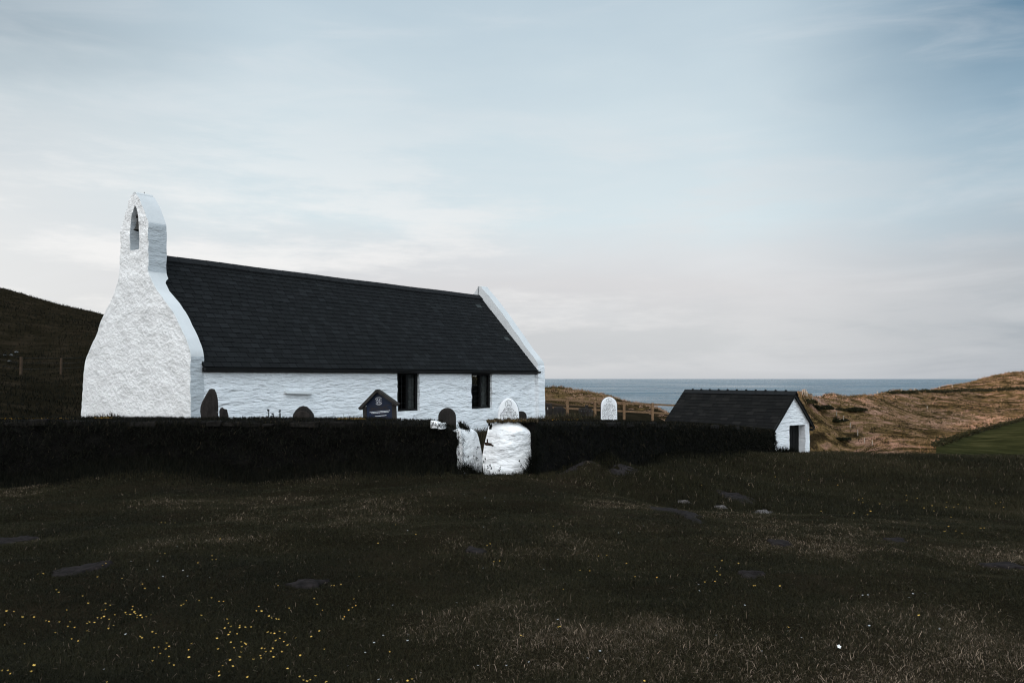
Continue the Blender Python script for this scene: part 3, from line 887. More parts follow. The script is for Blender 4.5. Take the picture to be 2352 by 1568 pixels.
def window(s0, s1, z0, z1, uf, lattice=False):
    fr = MB(); d_ = uf
    t_ = 0.07
    fr.box((s0 - .02, d_, z0 - .02), (s0 + t_, d_ + .08, z1 + .02)); fr.box((s1 - t_ - .03, d_, z0 - .02), (s1 + .02, d_ + .08, z1 + .02))
    fr.box((s0 + t_, d_, z1 - t_), (s1 - t_ - .03, d_ + .08, z1 + .02)); fr.box((s0 + t_, d_, z0 - .02), (s1 - t_ - .03, d_ + .08, z0 + t_))
    mid = (s0 + s1) / 2
    fr.box((mid - .04, d_ - .03, z0 + t_), (mid + .04, d_ + .09, z1 - t_))
    w = thing('window', (0, 0, 0)); w.parent = church
    fr.build('frame', M['dark_frame'], w)
    for a_, b_ in ((s0 + t_, mid - .04), (mid + .04, s1 - t_ - .03)):
        gl = MB(); gl.add([(a_, d_ + .05, z0 + t_), (b_, d_ + .05, z0 + t_), (b_, d_ + .05, z1 - t_), (a_, d_ + .05, z1 - t_)], [(0, 1, 2, 3)])
        gl.build('pane', M['glass'], w)
        le = MB(); n = 6
        for k in range(1, n):
            z = z0 + t_ + (z1 - z0 - 2 * t_) * k / n
            le.tube([(a_, d_ + .035, z), (b_, d_ + .035, z)], 0.005, 5)
            for f in (0.25, 0.6):
                le.tube([(a_ + (b_ - a_) * f - .01, d_ + .03, z), (a_ + (b_ - a_) * f + .01, d_ + .03, z)], 0.010, 5)
        for f in (0.25, 0.6):
            le.tube([(a_ + (b_ - a_) * f, d_ + .036, z0 + t_), (a_ + (b_ - a_) * f, d_ + .036, z1 - t_)], 0.005, 5)
        le.build('leading', M['lead'], w)
    return w
window(s_w1[0], s_w1[1], z_w1[0], z_w1[1], 0.11)
window(s_w2[0], s_w2[1], z_w2[0], z_w2[1], 0.11)
# east window: diamond leading against the sky
ew = thing('window'); ew.parent = church
dl = MB(); a_, b_ = e_u; se = GL - 0.2
for k in range(-6, 9):
    for sg_ in (1, -1):
        p0 = (se, a_, e_lo + k * 0.24); p1 = (se, b_, e_lo + k * 0.24 + sg_ * (b_ - a_) * 1.6)
        lo, hi = 0.0, 1.0
        z0_, z1_ = p0[2], p1[2]
        ts = sorted([(e_lo - z0_) / (z1_ - z0_), (e_hi - z0_) / (z1_ - z0_)])
        lo, hi = max(0, ts[0]), min(1, ts[1])
        if hi - lo > 0.02:
            L = lambda t: (se, a_ + (b_ - a_) * t, z0_ + (z1_ - z0_) * t)
            dl.tube([L(lo), L(hi)], 0.012, 4)
dl.build('leading', M['lead'], ew)
fl_ = MB(); fl_.box((WT, 0.5, 0.02), (GL - ET, GW - 0.5, 0.08)); fl_.build('floor', M['plaster_dim'], church)

# ------------------------------------------------------------------ shed beyond the wall
A_ = P(1780, 1042, 36.0)
gdir = Vector((0.80, 0.60, 0)); rdir = Vector((-0.60, 0.80, 0))
SG = -2.15
shed = thing('shed', (A_.x, A_.y, SG), math.atan2(0.60, 0.80))        # local x along the gable, local y away along the ridge
tag(shed, 'small white gabled shed with dark brown slate roof and dark doorway', 'shed')
SWd, SLn = 2.85, 6.4
def on_sg(px, py):
    r = (px - CX) / F
    g = (r * A_.y - A_.x) / (gdir.x - r * gdir.y)
    return g, EYE + (HY - py) / F * (A_.y + g * gdir.y) - SG
reg5 = lambda cx_, cy_: ((2600 + cx_ / 2.851) / 1.7415, (1450 + cy_ / 2.851) / 1.7415)
apex = on_sg(*reg5(1628, 352)); le_ = on_sg(*reg5(1418, 725)); re_ = on_sg(*reg5(1815, 655))
dr = on_sg(*reg5(1590, 720)); dr2 = on_sg(*reg5(1772, 702))
RWX = re_[0]
sa = apex[0]; sAz = apex[1]; seL = le_[1] + 0.1; seR = seL + 0.02
prL = [(-0.3, 0.0), (seL, 0.02), (sAz - 0.1, sa - 0.03)]
prR = [(-0.3, RWX + 0.07), (seR, RWX), (sAz - 0.1, sa + 0.03)]
d0, d1_, dz_ = dr[0], dr2[0], (dr[1] + dr2[1]) / 2
zs_ = grid_breaks(-0.3, sAz - 0.1, [dz_], 0.09)
def hcols(z):
    l, r = interp(prL, z), interp(prR, z)
    a_, b_ = d0, d1_
    if z > dz_:
        k = min(1, (z - dz_) / 0.5); a_ = a_ * (1 - k) + (l + (r - l) * .45) * k; b_ = b_ * (1 - k) + (l + (r - l) * .75) * k
    return list(np.linspace(l, a_, 10)) + list(np.linspace(a_, b_, 6))[1:] + list(np.linspace(b_, r, 6))[1:]
def hhole(i, j): return 9 <= j < 14 and zs_[i] < dz_ - 0.01
def hpos(x, z, side):
    if side: return Vector((x, 0.42 + 0.03 * mn.noise(Vector((x * 4, z * 5, 3))), z))
    return Vector((x + 0.025 * mn.noise(Vector((x * 3, z * 4, 1))), rough((x, z, 8), 0.012), z))
v_, f_, m_ = slab(zs_, hcols, hhole, hpos, (0, 1, 0))
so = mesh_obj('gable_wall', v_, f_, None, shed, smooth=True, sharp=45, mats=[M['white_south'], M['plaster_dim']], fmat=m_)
dl_ = MB(); dl_.box((d0 - .03, 0.36, -0.3), (d1_ + .03, 0.41, dz_ + .02))  # dark boarding added across the doorway so its inside reads dark
for k in range(5): dl_.box((d0 + (d1_ - d0) * k / 5 + .01, 0.345, -0.3), (d0 + (d1_ - d0) * (k + 1) / 5 - .01, 0.362, dz_))
dl_.build('doorway_panel', M['dark_frame'], shed)
sw = MB()
for x0, x1 in ((0.0, 0.4), (RWX - 0.4, RWX)):
    sw.box((x0, 0.40, -0.3), (x1, SLn, seL - 0.02))
sw.build('side_wall', M['white_south'], shed)
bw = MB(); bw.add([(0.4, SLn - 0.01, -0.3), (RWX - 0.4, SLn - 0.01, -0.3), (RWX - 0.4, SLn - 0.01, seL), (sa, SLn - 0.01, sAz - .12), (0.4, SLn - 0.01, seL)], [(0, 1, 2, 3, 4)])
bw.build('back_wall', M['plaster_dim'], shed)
fd = MB(); fd.box((0.4, 0.4, -0.2), (RWX - .4, SLn - .02, 0.0)); fd.build('floor', M['soil'], shed)
# roof slopes built in a frame whose x runs along the ridge
mb = MB(); tn = []
slope = (sAz + 0.02 - seL) / (sa - 0.0)
lo_z = seL - 0.26 * slope
slate_roof(mb, tn, -0.17, SLn + 0.1, lo_z, sAz + 0.06, -0.26, sa, 0.21, 0.42, 1, rs)
sl2 = (sAz + 0.06 - seR) / (RWX - sa)
slate_roof(mb, tn, -0.17, SLn + 0.1, seR - 0.22 * sl2, sAz + 0.06, RWX + 0.22, sa, 0.21, 0.42, -1, rs)
mb.v = [Vector((p.y, p.x, p.z)) for p in mb.v]
mb.f = [tuple(reversed(q)) for q in mb.f]
sroof = roof_obj('roof', mb, tn, M['slate_shed'], shed)
rt = MB(); ntile = 12; tl = (SLn + 0.25) / ntile
for k in range(ntile):
    y0 = -0.19 + k * tl; y1 = y0 + tl - 0.006
    for sgn, sl_ in ((-1, slope), (1, sl2)):
        w_ = 0.15; h_ = w_ * sl_
        rt.hexa([(sa, y0, sAz + .06), (sa, y1, sAz + .06), (sa + sgn * w_, y1, sAz + .06 - h_), (sa + sgn * w_, y0, sAz + .06 - h_),
                 (sa, y0, sAz + .12), (sa, y1, sAz + .12), (sa + sgn * (w_ + .03), y1, sAz + .09 - h_), (sa + sgn * (w_ + .03), y0, sAz + .09 - h_)])
    if k:
        rt.tube([(sa, y0 - 0.05, sAz + .12), (sa, y0, sAz + .135), (sa, y0 + 0.05, sAz + .12)], [0.03, 0.045, 0.03], 8)
rt.build('ridge_tiles', M['ridge'], sroof)
bb = MB()
for (xa, za, xb, zb) in ((sa, sAz + 0.04, -0.27, lo_z - 0.0), (sa, sAz + 0.04, RWX + 0.23, seR - 0.23 * sl2)):
    bb.hexa([(xa, -0.15, za - 0.17), (xb, -0.15, zb - 0.13), (xb, -0.11, zb - 0.13), (xa, -0.11, za - 0.17), (xa, -0.15, za + 0.0), (xb, -0.15, zb + 0.02), (xb, -0.11, zb + 0.02), (xa, -0.11, za + 0.0)])
bb.box((sa + 0.20, -0.22, sAz - 0.30), (sa + 0.62, -0.14, sAz - 0.18)) if False else None
bb.build('bargeboard', M['black_metal'], sroof)
fs_ = MB(); fs_.box((-0.25, -0.1, lo_z - 0.14), (-0.20, SLn, lo_z - 0.015)); fs_.box((RWX + .15, -0.1, lo_z - 0.16), (RWX + .2, SLn, lo_z - 0.02)); fs_.build('fascia', M['black_metal'], sroof)

# ------------------------------------------------------------------ churchyard walls
def wall_mesh(path, thick, name, mat, parent, seed=0.0, step=0.09, batter=0.10, n_f=16, n_t=6, n_b=6):
    """path: (x, y, ztop, zbase); the front skin lies to the right of the walking direction"""
    pts = []
    for a, b in zip(path, path[1:]):
        L = math.hypot(b[0] - a[0], b[1] - a[1]); n = max(1, int(L / step))
        for k in range(n):
            t = k / n
            pts.append([a[i] + (b[i] - a[i]) * t for i in range(4)])
    pts.append(list(path[-1]))
    vs = []; fs = []
    npf = n_f + n_t + n_b
    for i, (x, y, zt, zb) in enumerate(pts):
        a = pts[max(0, i - 1)]; b = pts[min(len(pts) - 1, i + 1)]
        dxx, dyy = b[0] - a[0], b[1] - a[1]; l = math.hypot(dxx, dyy); dxx /= l; dyy /= l
        nx, ny = dyy, -dxx                                    # outward on the front
        zb2 = zb - 0.25
        zt2 = zt + 0.03 * mn.noise(Vector((x * 1.3 + seed, y * 1.3, 0))) + 0.02 * mn.noise(Vector((x * 4 + seed, y * 4, 0)))
        prof = []
        for k in range(n_f):
            f = k / (n_f - 1)
            prof.append((batter * (1 - f) ** 1.3, zb2 + (zt2 - 0.10 - zb2) * f, 1.0))
        for k in range(n_t):
            f = (k + 1) / (n_t + 1)
            prof.append((-thick * f, zt2 - 0.10 + 0.10 * math.sin(math.pi * f) ** 0.6, 0.5))
        for k in range(n_b):
            f = 1 - k / (n_b - 1)
            prof.append((-thick - batter * 0.5 * (1 - f), zb2 + (zt2 - 0.10 - zb2) * f, 1.0))
        for o_, z_, w_ in prof:
            p = Vector((x + nx * o_, y + ny * o_, z_))
            st = mn.cell(Vector((p.x * 2.7 + p.y * 2.7 + seed, z_ * 4.3, 3.0)))
            dsp = 0.05 * mn.noise(p * 2.3) + 0.035 * mn.noise(p * 6.0) + 0.02 * st * w_
            sgn = -1 if o_ < -thick * 0.6 else 1
            p += Vector((nx, ny, 0)) * dsp * sgn * w_
            p.z += 0.02 * mn.noise(p * 5.0 + Vector((9, 0, 0)))
            vs.append(p)
    for i in range(len(pts) - 1):
        for k in range(npf - 1):
            fs.append((i * npf + k, (i + 1) * npf + k, (i + 1) * npf + k + 1, i * npf + k + 1))
    e = (len(pts) - 1) * npf
    fs.append(tuple(range(npf))); fs.append(tuple(range(e, e + npf))[::-1])
    return mesh_obj(name, vs, fs, mat, parent, smooth=True, sharp=60), pts

def wz(px, py, d): return P(px, py, d).z
LW = [(-19, 15.6), (-13, 15.25), (-9.6, 15.05), (-6, 15.0), (-3.9, 15.0), (-2.5, 15.0), (-1.55, 15.0), (-1.28, 15.03), (-1.02, 15.12)]
LWt = [960, 961, 962, 963, 963, 965, 968, 974, 984]
lpath = [(x, y, EYE + (HY - t) / F * 15.0, h1(x, y - 0.1)) for (x, y), t in zip(LW, LWt)]
lwall = thing('churchyard_wall', (0, 0, 0))
tag(lwall, 'low dark overgrown stone wall in front of the church, left of the gate gap', 'wall')
wall_mesh(lpath, 0.85, 'masonry', M['wall_stone'], lwall, 1.0)
RW = [(0.40, 14.86, 966), (1.45, 16.7, 966), (2.95, 19.4, 967), (4.6, 22.7, 970), (6.6, 26.2, 974), (8.54, 29.8, 979), (11.72, 35.6, 987)]
rpath = []
for x, y, t in RW:
    rpath.append((x, y, EYE + (HY - t) / F * y, h1(x + 0.1, y - 0.15)))
rwall = thing('churchyard_wall', (0, 0, 0))
tag(rwall, 'low dark overgrown stone wall running from the white gate pillar back to the shed', 'wall')
wall_mesh(rpath, 0.85, 'masonry', M['wall_stone'], rwall, 5.0)

# cap stones showing along the top edge of both walls
def cap_stones(path, parent, seed, rs):
    mb = MB()
    for a, b in zip(path, path[1:]):
        L = math.hypot(b[0] - a[0], b[1] - a[1]); s = 0.0
        while s < L:
            w = rs.uniform(0.22, 0.6)
            if rs.random() < 0.40:
                t = min(1, (s + w / 2) / L)
                x = a[0] + (b[0] - a[0]) * t; y = a[1] + (b[1] - a[1]) * t; zt = a[2] + (b[2] - a[2]) * t
                dxx, dyy = (b[0] - a[0]) / L, (b[1] - a[1]) / L
                nx, ny = dyy, -dxx
                h = rs.uniform(0.07, 0.14); d_ = rs.uniform(0.25, 0.4); pr = rs.uniform(0.02, 0.07)
                q = []
                for zz in (-0.17, -0.17 + h):
                    for (uu_, vv_) in ((-w / 2 * .93, pr), (w / 2 * .93, pr), (w / 2 * .9, -d_), (-w / 2 * .9, -d_)):
                        j = lambda: rs.uniform(-.018, .018)
                        q.append(Vector((x + dxx * uu_ + nx * vv_ + j(), y + dyy * uu_ + ny * vv_ + j(), zt + zz + 0.03 + j())))
                mb.hexa(q)
            s += w
    o = mb.build('cap_stones', M['cap_stone'], parent)
    bv = o.modifiers.new('bevel', 'BEVEL'); bv.width = 0.02; bv.segments = 2
    return o
cap_stones([p for p in lpath if p[0] < -1.3], lwall, 1, random.Random(5))
cap_stones(rpath[1:], rwall, 2, random.Random(6))

# whitewashed wall end right of the gap, seen end-on: a rough block with a rounded top
wl_px = [(1094.4,1112),(1089,1110.8),(1072,1108),(1057,1107),(1047,1107.5),(1027.7,1110.8),(1008.5,1115.2),(989,1119.7),(976,1122.3),(970,1133),(967,1142)]
wr_px = [(1094.4,1224),(1066,1226.5),(1034,1228),(1008,1226.8),(994,1223.6),(981.5,1213),(973,1203),(970,1190),(967,1160)]
DP = 14.75
zL = sorted([(EYE + (HY - y) / F * DP, (x - CX) / F * DP) for y, x in wl_px])
zR = sorted([(EYE + (HY - y) / F * DP, (x - CX) / F * DP) for y, x in wr_px])
zL = [(zL[0][0] - 0.3, zL[0][1])] + zL; zR = [(zR[0][0] - 0.3, zR[0][1])] + zR
tz = grid_breaks(zL[0][0], min(zL[-1][0], zR[-1][0]), [], 0.035)
def tcols(z):
    return list(np.linspace(interp(zL, z), interp(zR, z), 30))
def tpos(x, z, side):
    l, r = interp(zL, z), interp(zR, z)
    t = (x - l) / max(r - l, .01)
    zt = (z - tz[0]) / (tz[-1] - tz[0])
    curve = 0.30 * (2 * t - 0.85) ** 2 * (0.7 if t > .5 else 0.45) + 0.22 * max(0, zt - 0.82) / 0.18 * max(0, zt - 0.82) / 0.18
    if side: return Vector((x + 0.30, DP + 0.95, z))
    n = rough((x * 1.0, z, 2.0), 0.035, (0.9, 1.3, 1))
    return Vector((x, DP - 0.06 * (1 - zt) + curve + n - 0.16 * t + 0.08, z))
v_, f_, m_ = slab(tz, tcols, lambda i, j: False, tpos)
mesh_obj('whitewashed_end', v_, f_, M['white_stone'], rwall, smooth=True, sharp=60)
hg = MB(); hp = P(1121, 1018, DP - 0.10)
hg.beam(hp + Vector((-0.055, 0.02, -0.005)), hp + Vector((0.06, -0.01, -0.02)), 0.045, 0.05)
hg.tube([hp + Vector((-0.012, -0.05, -0.03)), hp + Vector((-0.012, -0.05, 0.085))], 0.014, 7)
hg.beam(hp + Vector((0.03, 0.0, -0.02)), hp + Vector((0.095, 0.03, -0.045)), 0.03, 0.03)
hg.beam(hp + Vector((-0.02, -0.05, -0.02)), hp + Vector((0.02, 0.04, -0.02)), 0.03, 0.03)
hg.build('hinge_pin', M['rust'], rwall)
# whitewashed jamb that ends the left wall
jt = [(985.5, 1062.0, 1086), (988, 1061, 1091), (992, 1060.5, 1096.5), (996, 1060.5, 1098.6), (1011, 1062, 1101.5), (1034, 1062, 1105.5), (1055, 1062, 1107), (1080, 1062, 1108), (1112, 1062, 1109)]
d_l, d_r = 15.02, 15.50
jz = sorted([(EYE + (HY - y) / F * 15.35, (l - CX) / F * d_l, (r - CX) / F * d_r) for y, l, r in jt])
jl = [(z, l) for z, l, r in jz]; jr = [(z, r) for z, l, r in jz]
jzs = grid_breaks(jz[0][0], jz[-1][0], [], 0.04)
def jcols(z): return [k / 14 for k in range(15)]
def jpos(t, z, side):
    l, r = interp(jl, z), interp(jr, z)
    zt = (z - jzs[0]) / (jzs[-1] - jzs[0])
    x = l + (r - l) * t; y = d_l + (d_r - d_l) * t
    n = rough((x, z, y), 0.022, (1, 1.3, 1)) + 0.05 * (zt ** 6)
    if side: return Vector((x - 0.55, y + 0.30, z - 0.02))
    return Vector((x - n * 0.6, y + n * 0.8, z))
v_, f_, m_ = slab(jzs, jcols, lambda i, j: False, jpos)
mesh_obj('whitewashed_end', v_, f_, M['white_stone'], lwall, smooth=True, sharp=60)
# a whitewashed stone still showing in the top of the left wall
wsb = MB(); q0 = P(988, 966, 14.87); q1 = P(1024, 984, 14.87)
vs = []; fs = []
for i in range(8):
    for j in range(12):
        x = q0.x + (q1.x - q0.x) * j / 11; z = q1.z + (q0.z - q1.z) * (i / 7) - 0.05 * max(0, j - 6) / 5 * (i / 7)
        x += 0.03 * mn.noise(Vector((x * 8, z * 8, 1))); z += 0.03 * mn.noise(Vector((x * 7, z * 9, 4)))
        vs.append((x, 14.86 + 0.03 * mn.noise(Vector((x * 6, z * 6, 2))) + 0.10 * (abs(j - 5.5) / 5.5) ** 3 + 0.06 * (i / 7) ** 4, z))
for i in range(7):
    for j in range(11):
        fs.append((i * 12 + j, i * 12 + j + 1, (i + 1) * 12 + j + 1, (i + 1) * 12 + j))
ws_ = mesh_obj('whitewashed_stone', vs, fs, M['white_stone'], lwall, smooth=True)
sm = ws_.modifiers.new('thick', 'SOLIDIFY'); sm.thickness = 0.2; sm.offset = -1

# ------------------------------------------------------------------ gravestones
def stone_slab(name, outline, depth_pt, thick, mat, rz=0.0, parent=None, lean=0.0, edge_mat=None, amp=0.012):
    """outline in local (x, z) metres, front face at local y = 0"""
    n = len(outline)
    cxm = sum(p[0] for p in outline) / n; czm = sum(p[1] for p in outline) / n
    rings = [0.0, 0.45, 0.8, 0.95, 1.0]
    vs = []; fs = []; mt = []
    for face in (0, 1):
        for q in rings[1:]:
            for (x, z) in outline:
                X = cxm + (x - cxm) * q; Z = czm + (z - czm) * q
                y = (0.0 if face == 0 else thick) + (0.012 if q == 1.0 else 0) * (1 if face == 0 else -1)
                y += amp * mn.noise(Vector((X * 5, Z * 5, face * 7 + depth_pt[0])))
                vs.append((X, y, Z))
    kr = len(rings) - 1
    I = lambda f, r, i: f * kr * n + r * n + i % n
    c0 = len(vs); vs.append((cxm, 0.0, czm)); c1 = len(vs); vs.append((cxm, thick, czm))
    for i in range(n):
        fs.append((c0, I(0, 0, i), I(0, 0, i + 1))); mt.append(0)
        fs.append((c1, I(1, 0, i + 1), I(1, 0, i))); mt.append(0)
        for r in range(kr - 1):
            fs.append((I(0, r, i), I(0, r + 1, i), I(0, r + 1, i + 1), I(0, r, i + 1))); mt.append(0)
            fs.append((I(1, r, i), I(1, r, i + 1), I(1, r + 1, i + 1), I(1, r + 1, i))); mt.append(0)
        fs.append((I(0, kr - 1, i), I(1, kr - 1, i), I(1, kr - 1, i + 1), I(0, kr - 1, i + 1))); mt.append(1)
    o = mesh_obj(name, vs, fs, None, parent, smooth=True, sharp=50, mats=[mat, edge_mat or mat], fmat=mt)
    if not parent:
        o.location = depth_pt
        o.rotation_euler = (0, lean, rz)
    return o
def arch_outline(w, zs_, zt, n=14, pointed=0.0, zb=-0.3, taper=0.0):
    out = [(-w / 2 - taper, zb), (-w / 2, zs_)]
    for k in range(1, n):
        t = math.pi * k / n
        x = -w / 2 * math.cos(t); z = zs_ + (zt - zs_) * (math.sin(t) ** (1.0 + pointed))
        out.append((x, z))
    out += [(w / 2, zs_), (w / 2 + taper, zb)]
    return out[::-1]
def dens(o_, n=2):
    r = []
    for i in range(len(o_)):
        a, b = o_[i], o_[(i + 1) % len(o_)]
        for k in range(n):
            r.append((a[0] + (b[0] - a[0]) * k / n, a[1] + (b[1] - a[1]) * k / n))
    return r
def gpt(px, d, py=None): 
    v = P(px, 960, d); return Vector((v.x, v.y, h1(v.x, v.y)))
def zrel(py, d, g): return EYE + (HY - py) / F * d - g.z

# tall pointed stone, dark with lichen
d = 17.4; g = gpt(483, d); sc_ = d / F
reg2 = lambda cx_, cy_: ((700 + cx_ / 2.613) / 1.7415, (1400 + cy_ / 2.613) / 1.7415)
ol = [reg2(*q) for q in [(287,690),(280,640),(285,590),(300,540),(325,490),(350,445),(372,408),(390,403),(412,408),(432,450),(445,500),(450,560),(452,640),(452,690)]]
out = [((x - 483) * sc_, zrel(y, d, g)) for x, y in ol]
out = [(out[0][0] - .02, -.3)] + out + [(out[-1][0], -.3)]
s1 = stone_slab('gravestone', out[::-1] if False else [p for p in out][::-1], g, 0.14, M['grave_lichen'], rz=math.radians(32), amp=0.02)
tag(s1, 'tall dark pointed gravestone spotted with pale lichen near the gable corner', 'gravestone')
# small scalloped stone just right of it
g = gpt(517, 17.6); d = 17.6; sc_ = d / F
ol = [reg2(*q) for q in [(472,690),(470,640),(482,605),(500,598),(515,612),(528,616),(545,620),(550,650),(560,690)]]
out = [((x - 517) * sc_, zrel(y, d, g)) for x, y in ol]
out = [(out[0][0], -.3)] + out + [(out[-1][0], -.3)]
tag(stone_slab('gravestone', out[::-1], g, 0.10, M['grave_lichen'], rz=math.radians(25)), 'small scalloped gravestone tucked beside the tall pointed lichened stone', 'gravestone')
# low pointed-arch stone with a recessed paler panel
d = 17.6; g = gpt(697, d); sc_ = d / F
ol = [reg2(*q) for q in [(1228,700),(1238,665),(1265,625),(1300,593),(1332,583),(1370,592),(1410,630),(1438,670),(1445,700)]]
out = [((x - 697) * sc_, zrel(y, d, g)) for x, y in ol]
out = [(out[0][0], -.3)] + out + [(out[-1][0], -.3)]
s3 = thing('gravestone', g, 0.1); tag(s3, 'low gothic-arched gravestone with a paler recessed panel below the wall ledge', 'gravestone')
stone_slab('surround', dens(out, 2)[::-1], (0.2, 0, 0), 0.16, M['grave_dark'], parent=s3, amp=0.02)
ol = [reg2(*q) for q in [(1242,705),(1250,670),(1275,648),(1310,634),(1345,632),(1380,645),(1405,672),(1425,705)]]
out = [((x - 697) * sc_, zrel(y, d, g)) for x, y in ol]
pn = stone_slab('panel', [(p[0], p[1]) for p in ([(out[0][0], -.25)] + out + [(out[-1][0], -.25)])][::-1], (0.6, 0, 0), 0.03, M['grave_lichen'], parent=s3)
pn.location = (0, -0.02, 0)
# dark round-headed stone
d = 16.7; g = gpt(1027, d); sc_ = d / F
tag(stone_slab('gravestone', dens(arch_outline(41 * sc_, zrel(958, d, g), zrel(936.5, d, g)), 1), g, 0.12, M['grave_dark'], rz=math.radians(4)), 'black round-headed gravestone on the wall line below between the windows', 'gravestone')
# white stone with black lettering behind the gate pillar
def letters(parent, w, rows, y=-0.006, seed=1, size=0.022):
    rs_ = random.Random(seed); mb = MB()
    for z, frac, h in rows:
        x = -w * frac / 2
        while x < w * frac / 2:
            if rs_.random() < 0.14: x += h * 0.7; continue
            ww = h * rs_.uniform(0.35, 0.75)
            k = rs_.random()
            t = h * 0.17
            if rs_.random() > 0.12:
                mb.box((x, y, z), (x + t, y + .004, z + h * rs_.uniform(.8, 1.05)))
                if k < .55: mb.box((x + t, y, z + h * rs_.choice([0, .4, .78])), (x + ww, y + .004, z + h * rs_.uniform(.9, 1.0)))
                if k > .3: mb.box((x + ww - t, y, z + .002), (x + ww, y + .004, z + h * rs_.uniform(.5, .95)))
            x += ww + h * 0.36
    return mb.build('lettering', M['ink'], parent)
def medallion(parent, z, rx, rz_, y=-0.004, cup=True):
    mb = MB(); n = 26
    mb.tube([(rx * math.cos(2 * math.pi * k / n), y, z + rz_ * math.sin(2 * math.pi * k / n)) for k in range(n + 1)], 0.005, 4)
    mb.build('medallion', M['grave_carved'], parent)
    rs_ = random.Random(4); mb = MB()
    for r in range(5):
        zz = z + rz_ * (0.55 - r * 0.30)
        for c in range(-2, 3):
            if rs_.random() < .7:
                xx = c * rx * .22 + rs_.uniform(-.004, .004)
                mb.box((xx, y - .003, zz), (xx + rx * .13, y, zz + rz_ * rs_.uniform(.08, .2)))
    mb.build('carved_pattern', M['grave_edge'], parent)
d = 17.0; g = gpt(1168, d); sc_ = d / F
t5 = thing('gravestone', g, math.radians(-5)); tag(t5, 'white round-topped gravestone with oval medallion and black lettering above the gate pillar', 'gravestone')
wst = 48 * sc_
def ogive(w, zs_, zt, n=18, zb=-0.3):
    o_ = [(-w / 2 - .012, zb), (-w / 2, zs_)]
    for k in range(1, n):
        t = math.pi * k / n
        c_ = math.cos(t); o_.append((-w / 2 * c_, zs_ + (zt - zs_) * math.sin(t)))
    return (o_ + [(w / 2, zs_), (w / 2 + .012, zb)])[::-1]
stone_slab('slab', ogive(wst, zrel(952, d, g), zrel(914, d, g)), (0.1, 0, 0), 0.12, M['grave_white'], parent=t5, edge_mat=M['grave_edge'], amp=0.003)
zt = lambda y: zrel(y, d, g)
medallion(t5, zt(927.5), 0.064, 0.085)
letters(t5, wst, [(zt(939.5), .42, .022), (zt(943.5), .5, .024), (zt(947), .66, .02), (zt(950.3), .76, .022), (zt(953.8), .8, .022), (zt(957), .82, .022), (zt(960.5), .84, .02), (zt(964), .84, .02)], seed=3)
# dark hump-backed stone behind its right edge
d = 18.2; g = gpt(1199, d); sc_ = d / F
tag(stone_slab('gravestone', dens(arch_outline(24 * sc_, zrel(957, d, g), zrel(944, d, g)), 1), g, 0.1, M['grave_dark'], rz=0.3), 'dark low stone peeping out behind the white gravestone above the gate pillar', 'gravestone')
# second white stone by the fence
d = 21.5; g = gpt(1399, d); sc_ = d / F
t6 = thing('gravestone', g, math.radians(3)); tag(t6, 'white pointed-top gravestone covered in lettering, in front of the timber fence', 'gravestone')
wst = 37 * sc_
stone_slab('slab', ogive(wst, zrel(931, d, g), zrel(911.5, d, g)), (0.3, 0, 0), 0.12, M['grave_white'], parent=t6, edge_mat=M['grave_edge'], amp=0.004)
zt = lambda y: zrel(y, d, g)
medallion(t6, zt(919), 0.075, 0.06)
letters(t6, wst, [(zt(928 + 2.85 * k), f, .022) for k, f in enumerate((.35, .62, .74, .84, .8, .86, .84, .88, .86, .9, .8, .88))], seed=8)
# dim stones at the church's far corner and on the grass before the fence
d = 27; g = gpt(1266.5, d); sc_ = d / F
tag(stone_slab('gravestone', dens([(-.05, -.3), (-.055, zrel(928, d, g)), (0.03, zrel(927, d, g)), (.05, zrel(934, d, g)), (.045, -.3)][::-1], 3), g, 0.30, M['grave_lichen'], rz=0.5), 'thin upright grey stone beside the far corner of the church', 'gravestone')
d = 27.5; g = gpt(1285, d); sc_ = d / F
tag(stone_slab('gravestone', dens([(-.20, -.3), (-.19, zrel(934.5, d, g)), (.08, zrel(933.5, d, g)), (.2, zrel(938, d, g)), (.22, -.3)][::-1], 3), g, 0.12, M['grave_dark'], rz=0.1), 'broad dark slab gravestone in shade just right of the thin grey stone', 'gravestone')
d = 24; g = gpt(1346, d); sc_ = d / F
t8 = thing('gravestone', g, 0.05); tag(t8, 'weathered grey carved gravestone between two fence posts', 'gravestone')
wst = 32 * sc_
stone_slab('slab', dens([(-wst / 2, -.3), (-wst / 2, zt(0) * 0 + zrel(937.5, d, g)), (-wst * .1, zrel(937, d, g)), (wst * .42, zrel(938.5, d, g)), (wst / 2, zrel(943, d, g)), (wst / 2, -.3)][::-1], 3), (0.3, 0, 0), 0.12, M['grave_lichen'], parent=t8, amp=0.01)
mb = MB(); rs_ = random.Random(12)
for k in range(10):
    x = (-.36 + .19 * (k % 5)) * wst; z = zrel(945 + 9 * (k // 5), d, g)
    mb.box((x, -0.035, z), (x + rs_.uniform(.01, .04), -0.01, z + rs_.uniform(.01, .035)))
mb.build('carved_pattern', M['grave_edge'], t8)
d = 26.5; g = gpt(1348, d); sc_ = d / F
mbx = MB(); zq = zrel(930, d, g)
mbx.box((-.05, 0, -.3), (.05, .1, zq)); mbx.box((-.17, .005, zq - .24), (.17, .095, zq - .13))
xo = mbx.build('gravestone', M['grave_dark']); xo.location = g
tag(xo, 'dark stone cross standing behind the carved grey gravestone', 'gravestone')

